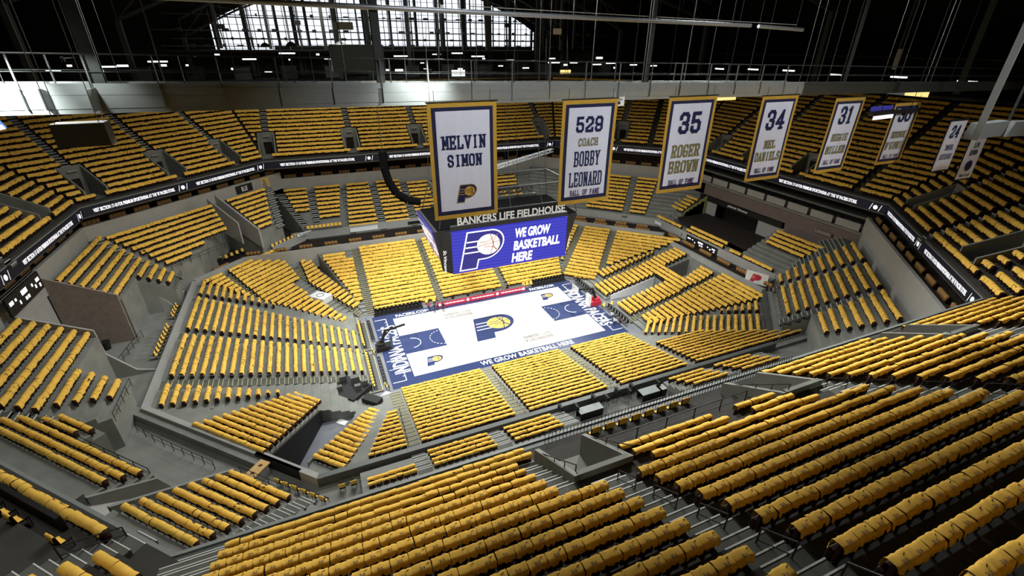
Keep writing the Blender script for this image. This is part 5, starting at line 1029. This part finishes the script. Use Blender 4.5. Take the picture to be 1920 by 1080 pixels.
chair_line(P('unl', 1.15, -1.0, -SH), P('unl', 1.15, .9, -SH), 3, (H, H), 'from the frame edge behind the dark counter', group='chairs behind the corner counter'); chair_line(P('unl', 1.0, 3.5, -SH), P('unl', 1.0, 3.5, -SH), 1, (H, H), 'beside the bottom left stairs', group='chairs behind the corner counter')
chair_line((-30.4, 29.6, 5.6), (-26.6, 33.4, 5.6), 7, (H, -H), 'along the club rail below the partition', group='chairs on the far left club rail'); chair_line((-24.4, 33.5 + .17, 6.7), (-18.8, 33.67, 6.7), 9, (0, -1), 'along the rail at the left of the far club stand', group='chairs on the far left club rail')
chair_line((-38.4, 28.2, 5.0), (-32.3, 33.9, 5.0), 9, (H, -H), 'behind the far left lower seats', group='chairs behind the far left lower seats')
chair_line((36.6, -17.6, 5), (33.6, -20.6, 5), 6, (-H, H), 'along the rail behind the near right lower seats', group='chairs behind the right corner')
# courtside rows
mb = MB()
for x0, x1 in ((-16.9, -9.2), (10.2, 17.0)): mb.box(((x0 + x1) / 2, 10.2, .06), (x1 - x0, 1.9, .12))
struct(mb, 'trim_bench_platform', ['black'])
for nm, x0, x1, n in (('left', -16.5, -9.6, 12), ('right', 10.6, 16.6, 11)):
    for row, y in ((1, 9.75), (2, 10.55)): chair_line((x0, y, .12), (x1, y, .12), n, (0, -1), 'from the left in the %s row of the far %s bench' % (ordn(row), nm), False, 'dark chairs of the far benches')
chair_line((-8.4, 9.9, .045), (-7.2, 9.9, .045), 2, (0, -1), 'beside the left end of the red scorer table', group='covered chairs by the scorer table'); chair_line((8.6, 9.4, .045), (10.0, 9.4, .045), 3, (0, -1), 'beside the right end of the red scorer table', group='covered chairs by the scorer table')
for s, nm in ((-1, 'left'), (1, 'right')):
    chair_line((s * 18.0, -7.6, .045), (s * 18.0, -2.4, .045), 8, (-s, 0), 'from the near sideline behind the %s baseline' % nm, False, 'dark chairs behind the baselines'); chair_line((s * 18.0, 2.6, .045), (s * 18.0, 7.6, .045), 8, (-s, 0), 'from the hoop on the far side behind the %s baseline' % nm, False, 'dark chairs behind the baselines')
chair_line((17.5, -1.9, .045), (19.0, -1.9, .045), 2, (-1, 0), 'beside the right hoop base', group='covered chairs by the hoops'); chair_line((18.6, 9.0, .045), (20.4, 7.4, .045), 4, (-H, -H), 'in the far right court corner', group='covered chairs by the hoops'); chair_line((-18.3, -.9, .045), (-18.3, -.9, .045), 1, (1, 0), 'behind the left hoop', group='covered chairs by the hoops'); chair_line((-17.9, -8.9, .045), (-17.9, -8.9, .045), 1, (1, 0), 'at the near left court corner', group='covered chairs by the hoops')
# left baseline platforms with a covered row each
for y0, y1, nm in ((.4, 8.2, 'far'), (-9.0, -.6, 'near')):
    mb = MB(); mb.box((-19.4, (y0 + y1) / 2, .1), (1.9, y1 - y0, .2)); 
    for a, b in (((-20.3, y0), (-18.5, y0)), ((-20.3, y1), (-18.5, y1)), ((-20.3, y0), (-20.3, y1)), ((-18.5, y0), (-18.5, y1))): mb.bar((*a, .205), (*b, .205), .07, 1, .01)
    struct(mb, 'trim_baseline_platform', ['ledge', 'yline'])
    chair_line((-19.3, y0 + .7, .2), (-19.3, y1 - .5, .2), 12, (1, 0), 'from the near side, %s row of the left baseline' % nm, group='covered chairs on the left baseline')
# scorer table
t = thing('scorer_table', 'long scorer table with red lit advertising front on the far sideline', 'table', (.7, 8.6, .045))
mb = MB(); mb.box((0, .35, .74), (15.6, .8, .05)); mb.build('tabletop', ['ledge'], t); mb = MB(); mb.box((0, -.08, .42), (15.6, .1, .84)); fp = mb.build('front_panel', ['ledred'], t)
for i, x in enumerate((-5.2, 0, 5.2)):
    mb = MB()
    for j in range(20): mb.box((x - 1.9 + j * .2, -.14, .45), (.13, .01, .16 + .05 * (j % 3)))
    mb.build('panel_text', ['ledwhite'], fp)
for i, x in enumerate((-7.4, -2.6, 2.6, 7.4)):
    mb = MB(); mb.poly([(x + a, -.14, .45 + b) for a, b in arc(0, 0, .26, 0, 360, 14)[:-1]]); mb.build('panel_emblem', ['ledwhite'], fp)
for x in (-7.5, -2.5, 2.5, 7.5): mb = MB(); mb.box((x, .6, .36), (.08, .3, .72)); mb.build('leg', ['black'], t)
for i, x in enumerate((-5, -2.4, .4, 2.2, 4.6)):
    m_ = thing('monitor', 'small dark monitor on the scorer table, %s from the left' % ordn(i + 1), 'monitor', (.7 + x, 9.0, .81), 'monitors on the scorer table'); mb = MB(); mb.box((0, 0, .22), (.5, .04, .32)); mb.build('screen', ['black'], m_); mb = MB(); mb.box((0, .03, .03), (.22, .16, .06)); mb.build('foot', ['ledge'], m_)
# ---------------------------------------------------------------- people
def person(loc, rz, label, shirt, pants=(.02, .02, .03), hair=(.02, .015, .01), crouch=False, arm=0.2):
    sk = dict(pelvis=(0, 0, .95), belly=(0, .01, 1.12), chest=(0, 0, 1.34), neck=(0, .01, 1.50), head=(0, -.02, 1.66), lh=(-.10, 0, .90), lk=(-.11, -.03, .5), la=(-.12, .02, .09), lt=(-.13, -.14, .05), rh=(.10, 0, .90), rk=(.12, -.05, .5), ra=(.13, .03, .09), rt=(.14, -.13, .05),
              ls=(-.19, 0, 1.42), le=(-.25 - arm * .2, .0, 1.15), lw=(-.24, -.14 - arm * .3, .95 + arm * .3), rs=(.19, 0, 1.42), re=(.26, .02, 1.14), rw=(.25, -.10, .90))
    if crouch:
        for k in sk:
            if k not in ('lk', 'la', 'lt', 'rk', 'ra', 'rt'): x, y, z = sk[k]; sk[k] = (x, y - .12 * (z - .9), z - .42)
        sk['lk'] = (-.16, -.34, .48); sk['rk'] = (.17, -.30, .50); sk['lw'] = (-.1, -.42, .82); sk['rw'] = (.1, -.42, .82)
    R_ = dict(pelvis=(.15, .11), belly=(.14, .10), chest=(.16, .11), neck=(.055, .055), head=(.085, .10), lh=(.09, .09), lk=(.06, .06), la=(.042, .045), lt=(.04, .03), ls=(.065, .06), le=(.045, .045), lw=(.03, .03))
    ed = [('pelvis', 'belly'), ('belly', 'chest'), ('chest', 'neck'), ('neck', 'head'), ('pelvis', 'lh'), ('lh', 'lk'), ('lk', 'la'), ('la', 'lt'), ('pelvis', 'rh'), ('rh', 'rk'), ('rk', 'ra'), ('ra', 'rt'), ('chest', 'ls'), ('ls', 'le'), ('le', 'lw'), ('chest', 'rs'), ('rs', 're'), ('re', 'rw')]
    V = dict(sk); RR = {k: R_.get(k) or R_['l' + k[1:]] for k in sk}
    for s, sx in (('l', -1), ('r', 1)):    # five fingers on each hand
        w_ = Vector(sk[s + 'w']); V[s + 'p'] = tuple(w_ + Vector((0, -.02, -.07))); RR[s + 'p'] = (.034, .022); ed.append((s + 'w', s + 'p'))
        for j, (dy, ln) in enumerate(((-.03, .075), (-.01, .085), (.01, .08), (.028, .06))):
            V[s + 'f%d' % j] = tuple(Vector(V[s + 'p']) + Vector((-sx * .012, dy, -.03 - ln))); RR[s + 'f%d' % j] = (.009, .009); ed.append((s + 'p', s + 'f%d' % j))
        V[s + 'th'] = tuple(Vector(V[s + 'p']) + Vector((-sx * .03, -.055, -.02))); RR[s + 'th'] = (.01, .01); ed.append((s + 'p', s + 'th'))
    ks = list(V); me = bpy.data.meshes.new('body'); me.from_pydata([V[k] for k in ks], [(ks.index(a), ks.index(b)) for a, b in ed], [])
    o = bpy.data.objects.new('body', me); COL.objects.link(o); sm = o.modifiers.new('s', 'SKIN'); 
    for i, k in enumerate(ks): me.skin_vertices[0].data[i].radius = RR[k]
    me.skin_vertices[0].data[0].use_root = True
    o.modifiers.new('d', 'SUBSURF').levels = 1; o.modifiers['d'].render_levels = 1
    dg = bpy.context.evaluated_depsgraph_get(); m2 = bpy.data.meshes.new_from_object(o.evaluated_get(dg)); bpy.data.objects.remove(o)
    sh_m = mat('plain_shirt_fabric', shirt, .8); pa_m = mat('dark_trouser_fabric', pants, .8)
    m2.materials.clear()
    for x in (M['skin'], sh_m, pa_m, M['black']): m2.materials.append(x)
    dzc = -.42 if crouch else 0
    for p in m2.polygons:
        z = p.center.z; x = abs(p.center.x)
        p.material_index = 3 if z < .1 else 2 if z < .98 + dzc and x < .23 else 0 if (z > 1.5 + dzc or (x > .2 and z < 1.12 + dzc)) else 1; p.use_smooth = True
    t = thing('person', label, 'person', mw=Matrix.Translation(loc) @ Matrix.Rotation(rz, 4, 'Z'))
    b = bpy.data.objects.new('body', m2); COL.objects.link(b); b.parent = t
    hx = Vector(V['head']); mb = MB(); n = 10
    bm = bmesh.new(); bmesh.ops.create_uvsphere(bm, u_segments=12, v_segments=8, radius=.115); bmesh.ops.delete(bm, geom=[v for v in bm.verts if v.co.z < -.02 and v.co.y < .02], context='VERTS'); bmesh.ops.translate(bm, vec=hx + Vector((0, .02, .05)), verts=bm.verts)
    hm = bpy.data.meshes.new('hair'); bm.to_mesh(hm); bm.free(); hm.materials.append(mat('dark_hair', hair, .9)); h = bpy.data.objects.new('hair', hm); COL.objects.link(h); h.parent = t
    mb = MB(); mb.box(hx + Vector((0, -.115, -.005)), (.025, .03, .05)); f = mb.build('nose', ['skin'], t)
    mb = MB()
    for sx in (-.035, .035): mb.box(hx + Vector((sx, -.098, .03)), (.022, .012, .012))
    mb.box(hx + Vector((0, -.096, -.05)), (.045, .012, .01)); mb.build('face_details', ['black'], t)
for a in (((-8.6, 7.9, .045), 2.6, 'person in red top standing nearest the left bench by the sideline', (.4, .04, .08)), ((-7.9, 7.0, .045), .4, 'person in dark clothes standing on the court edge', (.03, .03, .04)), ((-7.2, 7.6, .045), 3.4, 'person in red shirt at the left end of the scorer table', (.45, .05, .1)), ((-6.5, 6.9, .045), 5.6, 'person in black standing on white boards by the scorer table', (.02, .02, .025))): person(*a)
person((16.4, -6.6, .045), 1.2, 'person in white shirt crouching behind the right baseline near sideline', (.75, .75, .78), crouch=True); person((17.0, -5.0, .045), 1.6, 'person in white top crouching among dark chairs on the right baseline', (.7, .72, .75), crouch=True); person((17.2, -6.9, .045), 1.2, 'person in dark plum shirt crouching at the right near court corner', (.08, .03, .05), crouch=True)
# ---------------------------------------------------------------- furniture and gear around the bowl
def table(label, c, wd, dp, ht, rz=0, top='steel', skirt='black'):
    t = thing('table', label, 'table', mw=Matrix.Translation(c) @ Matrix.Rotation(rz, 4, 'Z')); mb = MB(); mb.box((0, 0, ht), (wd, dp, .06)); mb.build('tabletop', [top], t)
    for sx in (-1, 1):
        for sy in (-1, 1): mb = MB(); mb.bar((sx * (wd / 2 - .1), sy * (dp / 2 - .08), 0), (sx * (wd / 2 - .1), sy * (dp / 2 - .08), ht), .06); mb.build('leg', ['rail'], t)
    mb = MB(); mb.box((0, -dp / 2 + .02, ht * .55), (wd - .04, .03, ht * .85)); mb.box((0, dp / 2 - .02, ht * .55), (wd - .04, .03, ht * .85)); mb.build('skirt', [skirt], t); return t
table('pale topped press table with black skirt near the middle near aisle', (-.6, -26.9, ZC), 2.6, .9, 1.0); table('pale topped press table with black skirt by the right near aisle', (6.6, -26.9, ZC), 2.4, 1.0, 1.0); table('small grey press table beside the club rows at the near right', (8.0, -27.0, ZC), .9, .8, 1.0, top='wallg')
mb = MB(); mb.box((3, -27.6, ZC + .06), (14.5, 3.8, .12)); struct(mb, 'trim_press_platform', ['concd'])
for i, x in enumerate((-3.4, -1.9, .4, 1.6, 3.2, 4.3, 5.0, 7.9)):
    c = thing('tv_camera', 'dark covered camera on a tripod behind the near wall, %s from the left' % ordn(i + 1), 'camera', (x, -26.0 - (i % 2) * .5, ZC + .12), 'covered cameras on the press platform')
    for a in (0, 2.1, 4.2): mb = MB(); mb.tube((.35 * math.cos(a), .35 * math.sin(a), 0), (0, 0, .95), .025, 6); mb.build('leg', ['rail'], c)
    mb = MB(); mb.hexa([(-.16, -.3, .95), (.16, -.3, .95), (.18, .35, .95), (-.18, .35, .95), (-.1, -.25, 1.35), (.1, -.25, 1.35), (.14, .3, 1.42), (-.14, .3, 1.42)]); mb.build('body', ['black'], c); mb = MB(); mb.tube((0, .3, 1.2), (0, .6, 1.17), .08, 10); mb.build('lens', ['rail'], c)
def bin_(label, p):
    b = thing('trash_bin', label, 'bin', p, 'black bins on the left concourse'); mb = MB(); mb.tube((0, 0, 0), (0, 0, 1.0), .38, 16, r2=.46); mb.build('body', ['black'], b, smooth=False); mb = MB(); mb.tube((0, 0, 1.0), (0, 0, 1.06), .5, 16); mb.build('rim', ['rail'], b)
bin_('round black bin at the foot of the brick side wall', (-48.2, 5.2, ZC)); bin_('round black bin below the far left club rows', (-46.8, 18.6, ZC)); bin_('black bin at the far left corner of the concourse', (-38.6, 27.6, ZC))
# wooden booth at the near left corner
bo = thing('wooden_booth', 'tan topped booth with curved front on the near left concourse', 'booth', (-30.65, -23.25, ZC)); mb = MB()
fr2 = Matrix.Rotation(math.radians(48), 4, 'Z')
for a, b in (((-1.5, -.9), (1.5, .9)),): mb.hexa([tuple(fr2 @ Vector(p)) for p in ((-1.2, -.4, 0), (1.2, -.4, 0), (1.2, .4, 0), (-1.2, .4, 0), (-1.2, -.4, 1.2), (1.2, -.4, 1.2), (1.2, .4, 1.2), (-1.2, .4, 1.2))])
mb.build('front_panel', ['wallg'], bo); mb = MB(); mb.hexa([tuple(fr2 @ Vector(p)) for p in ((-1.4, -.5, 1.2), (1.4, -.5, 1.2), (1.4, .5, 1.2), (-1.4, .5, 1.2), (-1.4, -.5, 1.3), (1.4, -.5, 1.3), (1.4, .5, 1.3), (-1.4, .5, 1.3))]); tp = mb.build('counter_top', [mat('tan_wood', (.52, .34, .14), .6, var=.15, scale=3)], bo)
mb = MB()
for x in (-.85, 0, .85): q = fr2 @ Vector((x, 0, 1.31)); mb.box(q, (.3, .2, .02))
mb.build('top_marks', ['seat'], tp)
# fenced ramp and dark gear in the near left tunnel
st_ = thing('gear_stage', 'dark stage piled with black covered equipment in the near left tunnel', 'stage', (-22.3, -8.0, 0))
RZ = Matrix.Rotation(math.radians(-48), 4, 'Z')
mb = MB(); mb.hexa([tuple(RZ @ Vector(p)) for p in ((-2.2, -1.6, 0), (2.2, -1.6, 0), (2.2, 1.6, 0), (-2.2, 1.6, 0), (-2.2, -1.6, 1.1), (2.2, -1.6, 1.1), (2.2, 1.6, 1.1), (-2.2, 1.6, 1.1))]); mb.build('deck', ['black'], st_)
mb = MB()
for x, y, z, d in ((-1.4, .6, 1.5, .8), (.2, 1.0, 1.6, 1.0), (1.3, .2, 1.4, .7), (-.6, -.8, 1.35, .6), (1.5, 1.2, 1.5, .7)): mb.box(RZ @ Vector((x, y, z)), (d, d * .7, d))
mb.build('covered_cases', ['ledge'], st_); mb = MB()
for i in range(6): q = RZ @ Vector((-1.6 + i * .05, -2.0 - i * .28, 1.0 - i * .17)); mb.box(q, (1.3, .28, .06), 0, (RZ.to_3x3() @ Vector((1, 0, 0)), RZ.to_3x3() @ Vector((0, 1, 0)), Vector((0, 0, 1))))
mb.build('steps', ['line'], st_)
ca = thing('equipment_cart', 'black equipment cart beside the stage at the near left court corner', 'cart', (-20.0, -11.3, 0)); mb = MB(); mb.box((0, 0, .75), (2.2, 1.1, 1.1), 0, (Vector((.7, -.7, 0)), Vector((.7, .7, 0)), Vector((0, 0, 1)))); mb.build('body', ['black'], ca)
for sx in (-.6, .6):
    for sy in (-.3, .3): mb = MB(); mb.tube((sx - .05, sy, .12), (sx + .05, sy, .12), .12, 12); mb.build('wheel', ['rail'], ca)
mb = MB(); mb.box((-18.6, -10.6, .02), (2.6, 1.8, .05), 0, (Vector((.8, .6, 0)), Vector((-.6, .8, 0)), Vector((0, 0, 1)))); o = mb.build('floor_mat', ['white']); o['label'] = 'white floor mat at the near left court corner'; o['category'] = 'mat'
mb = MB(); mb.box((-23.6, -12.6, .02), (1.2, .7, .05), 0, (Vector((.7, -.7, 0)), Vector((.7, .7, 0)), Vector((0, 0, 1)))); o = mb.build('floor_board', ['white']); o['label'] = 'small white board lying on the tunnel floor'; o['category'] = 'board'
for i, (k, t) in enumerate(((3, -10.8), (6, -9.8), (9, -8.7), (12, -7.8))): railing('pale stair rail along the near left tunnel edge, %s one up' % ordn(i + 1), [P('nl', k - 1.1, t, -SH), P('nl', k + 1.1, t + .75, -SH)], .95, 1.2, True, 'steel', .022, 'rails along the near left tunnel')
# white corner platform among the far left lower seats
cp = thing('corner_platform', 'white floor panel with ring emblem among the far left lower seats', 'platform', tuple(P('fl', 7, 6.2, -.55))); mb = MB(); a, b, c, d = [P('fl', k, t, 0) - P('fl', 7, 6.2, 0) for k, t in ((5, 5.4), (5, 7.4), (8.2, 7.4), (8.2, 5.4))]
for q in (a, b, c, d): q.z = 0
mb.hexa([a - Vector((0, 0, .6)), b - Vector((0, 0, .6)), c - Vector((0, 0, .6)), d - Vector((0, 0, .6)), a + Vector((0, 0, .4)), b + Vector((0, 0, .4)), c + Vector((0, 0, .4)), d + Vector((0, 0, .4))]); mb.build('deck', ['white'], cp)
mb = MB(); ct = (a + c) / 2 + Vector((0, 0, .42)); A = arc(0, 0, .55, 0, 360, 20)
for p, q in zip(A, A[1:]): mb.bar(ct + Vector((*p, 0)), ct + Vector((*q, 0)), .08, 0, .02)
mb.build('ring_emblem', ['lettn'], cp)
# dark counter behind the corner parapet row
dc = thing('counter', 'dark counter behind the gold row at the bottom left corner', 'counter', tuple(P('unl', .75, -1, -SH))); z0 = P('unl', .75, -1, 0)
mb = MB(); q = [P('unl', k, t, dz) - z0 for dz in (-.3, .55 + SH * 0) for k, t in ((.40, -14), (.40, 2.6), (.62, 2.6), (.62, -14))]
for i, v in enumerate(q): v.z = (0 if i < 4 else .95)
mb.hexa(q); mb.build('body', ['black'], dc)
# chandelier-like light poles: dish lamps by the window
for i, (x, y, z, r) in enumerate(((-16.5, 5, 37.6, .75), (-21.5, 12, 37.6, .65), (-24.5, 16, 37.5, .6))):
    d = thing('dish_lamp', 'round dark dish lamp hanging before the bright window, %s from the right' % ordn(i + 1), 'lamp', (x, y, z), 'dish lamps by the window'); mb = MB(); n = 14
    for j, (rr, zz) in enumerate(((.1, .55), (.45, .4), (.9, 0), (1.0, -.35))):
        for k in range(n): a = 2 * math.pi * k / n; mb.v.append((rr * r * math.cos(a), rr * r * math.sin(a), zz * r))
    for j in range(3):
        for k in range(n): k2 = (k + 1) % n; mb.f.append((j * n + k, (j + 1) * n + k, (j + 1) * n + k2, j * n + k2)); mb.m.append(0)
    mb.build('shade', ['ledge'], d, smooth=True); mb = MB(); mb.tube((0, 0, r * .5), (0, 0, 10), .05, 6); mb.build('stem', ['truss'], d)
# curved black cable loom and lighting truss beyond the scoreboard
cb = thing('cable_loom', 'thick curved black cable loom hanging left of the scoreboard', 'cable', (-10, 8, 22)); mb = MB(); pts = [Vector((-12.75, 9, 25.0)), Vector((-12.75, 9, 22.8)), Vector((-12.35, 9, 20.9)), Vector((-11.5, 8.8, 19.2)), Vector((-10.1, 8.4, 18.2)), Vector((-8.4, 8.0, 17.9))]; o0 = Vector((-10, 8, 22))
for a, b in zip(pts, pts[1:]): mb.tube(a - o0, b - o0, .55, 10)
mb.build('loom', ['roofb'], cb); mb = MB(); mb.tube(Vector((-12.75, 9, 25)) - o0, Vector((-12.75, 9, 45)) - o0, .05, 6); mb.build('hanging_wire', ['rail'], cb)
tr = thing('lighting_truss', 'silver box lighting truss hanging behind the scoreboard', 'truss', (6, 14, 20.2)); mb = MB()
A0, A1 = Vector((-10, -4.5, -.6)), Vector((12, 4.5, .8)); off_ = [Vector((0, 0, 0)), Vector((0, 0, .5)), Vector((-.2, .45, 0)), Vector((-.2, .45, .5))]
for q in off_: mb.tube(A0 + q, A1 + q, .05, 6)
for i in range(30): a = A0 + (A1 - A0) * i / 30; b = A0 + (A1 - A0) * (i + 1) / 30; mb.tube(a + off_[i % 2], b + off_[1 - i % 2], .025, 5); mb.tube(a + off_[2 + i % 2], b + off_[3 - i % 2], .025, 5)
mb.build('chords', ['pipe'], tr)
for i in (.1, .5, .9): mb = MB(); p = A0 + (A1 - A0) * i; mb.tube(p, p + Vector((0, 0, 24)), .02, 5); mb.build('hanging_wire', ['rail'], tr)
# dark rigging silhouettes between the catwalk and the window
for i in range(26):
    x = -34 + i * 3.0 + random.uniform(-.8, .8); y = random.uniform(30, 62)
    r_ = thing('rigging_pole', 'dark vertical rigging pole before the bright window, %s from the left' % ordn(i + 1), 'pole', (x, y, 36.8), 'rigging poles before the window'); mb = MB(); mb.bar((0, 0, 0), (random.uniform(-1.2, .3), 0, 19), .5 if i % 3 == 0 else .16); mb.build('pole', ['truss'], r_)
    if i % 4 == 1: mb = MB(); mb.box((0, -.3, 2.2 + (i % 3)), (1.1, .5, .7)); mb.build('clamped_box', ['black'], r_)
for i, (z, y) in enumerate(((37.2, 50), (38.4, 60), (39.6, 46), (42.4, 58))):
    r_ = thing('rigging_bar', 'dark level rigging bar crossing before the bright window, %s from the bottom' % ordn(i + 1), 'bar', (2, y, z), 'rigging bars before the window'); mb = MB(); mb.bar((-44, 0, 0), (44, 0, 0), .14); mb.build('bar', ['truss'], r_)
    mb = MB()
    for k in range(28): mb.box((-40 + k * 3 + random.uniform(-1, 1), 0, .1), (random.uniform(.3, 1.2), .3, random.uniform(.2, .6)))
    mb.build('clamped_lamps', ['black'], r_)
    for xx in (-30, 0, 30): mb = MB(); mb.tube((xx, 0, 0), (xx, 0, 56 - z), .04, 5); mb.build('hanging_wire', ['truss'], r_)
hung_box('hung_box', 'grey square box hanging before the bright window', 'box', (-14.5, 20, 39.9), (2.6, .5, .9), 0, ('steel', 'ledge'), top=50); hung_box('hung_box', 'pale grey square board hanging high at the far right', 'box', (40, -20, 36.6), (3.0, .4, 2.0), .5, ('steel', 'ledge'), top=50)
hung_box('hung_box', 'small pale box hanging right of the window', 'box', (8, 0, 39.2), (.9, .4, .6), 0, ('white', 'steel'), top=50); hung_box('hung_box', 'large dark box hanging before the window left of the big hanger', 'box', (-17.6, -20, 36.9), (3.4, 1.2, 1.6), 0, ('truss', 'truss'), top=50)
# more lit fittings deep in the far concourse, and a lit hanging screen below the right girder
for i in range(26):
    x = -64 + i * 5.2 + random.uniform(-1.5, 1.5); z = random.choice((31.9, 32.6, 33.4, 34.4, 35.4)); y = 74 + random.uniform(-3, 2.5)
    t = thing('wall_light', 'small lit fitting deep in the far concourse, %s counted from the far left corner' % ordn(i + 1), 'light', (x, y, z), 'small lights deep in the far concourse')
    mb = MB(); mb.box((0, 0, 0), (random.uniform(.6, 2.2), .4, random.uniform(.2, .55))); mb.build('lamp_face', ['panel'], t); mb = MB(); mb.tube((0, .1, .1), (0, .1, 36.1 - z), .05, 5); mb.build('stem', ['rail'], t)
for i in range(15):
    x = -60 + i * 9.3; t = thing('kiosk', 'dark kiosk on the far upper concourse, %s from the far left corner' % ordn(i + 1), 'kiosk', (x, 69 + (i % 3) * 1.5, 30.6), 'kiosks of the far upper concourse')
    mb = MB(); mb.box((0, 0, 1.2), (3.2, 1.6, 2.4)); mb.build('body', ['ledge' if i % 2 else 'truss'], t); mb = MB(); mb.box((0, 0, 2.5), (3.6, 2.0, .2)); mb.build('roof', ['truss'], t)
t = thing('hanging_screen', 'warm orange lit screen hanging between the 35 and 34 banners', 'screen', (47.1, 10, 29.75))
mb = MB(); mb.box((0, 0, 0), (4.2, .2, .8)); mb.build('display', ['warm'], t); mb = MB(); mb.tube((-1.8, 0, .4), (-1.8, 0, 20), .03, 5); mb.tube((1.8, 0, .4), (1.8, 0, 20), .03, 5); mb.build('hanging_wire', ['rail'], t)
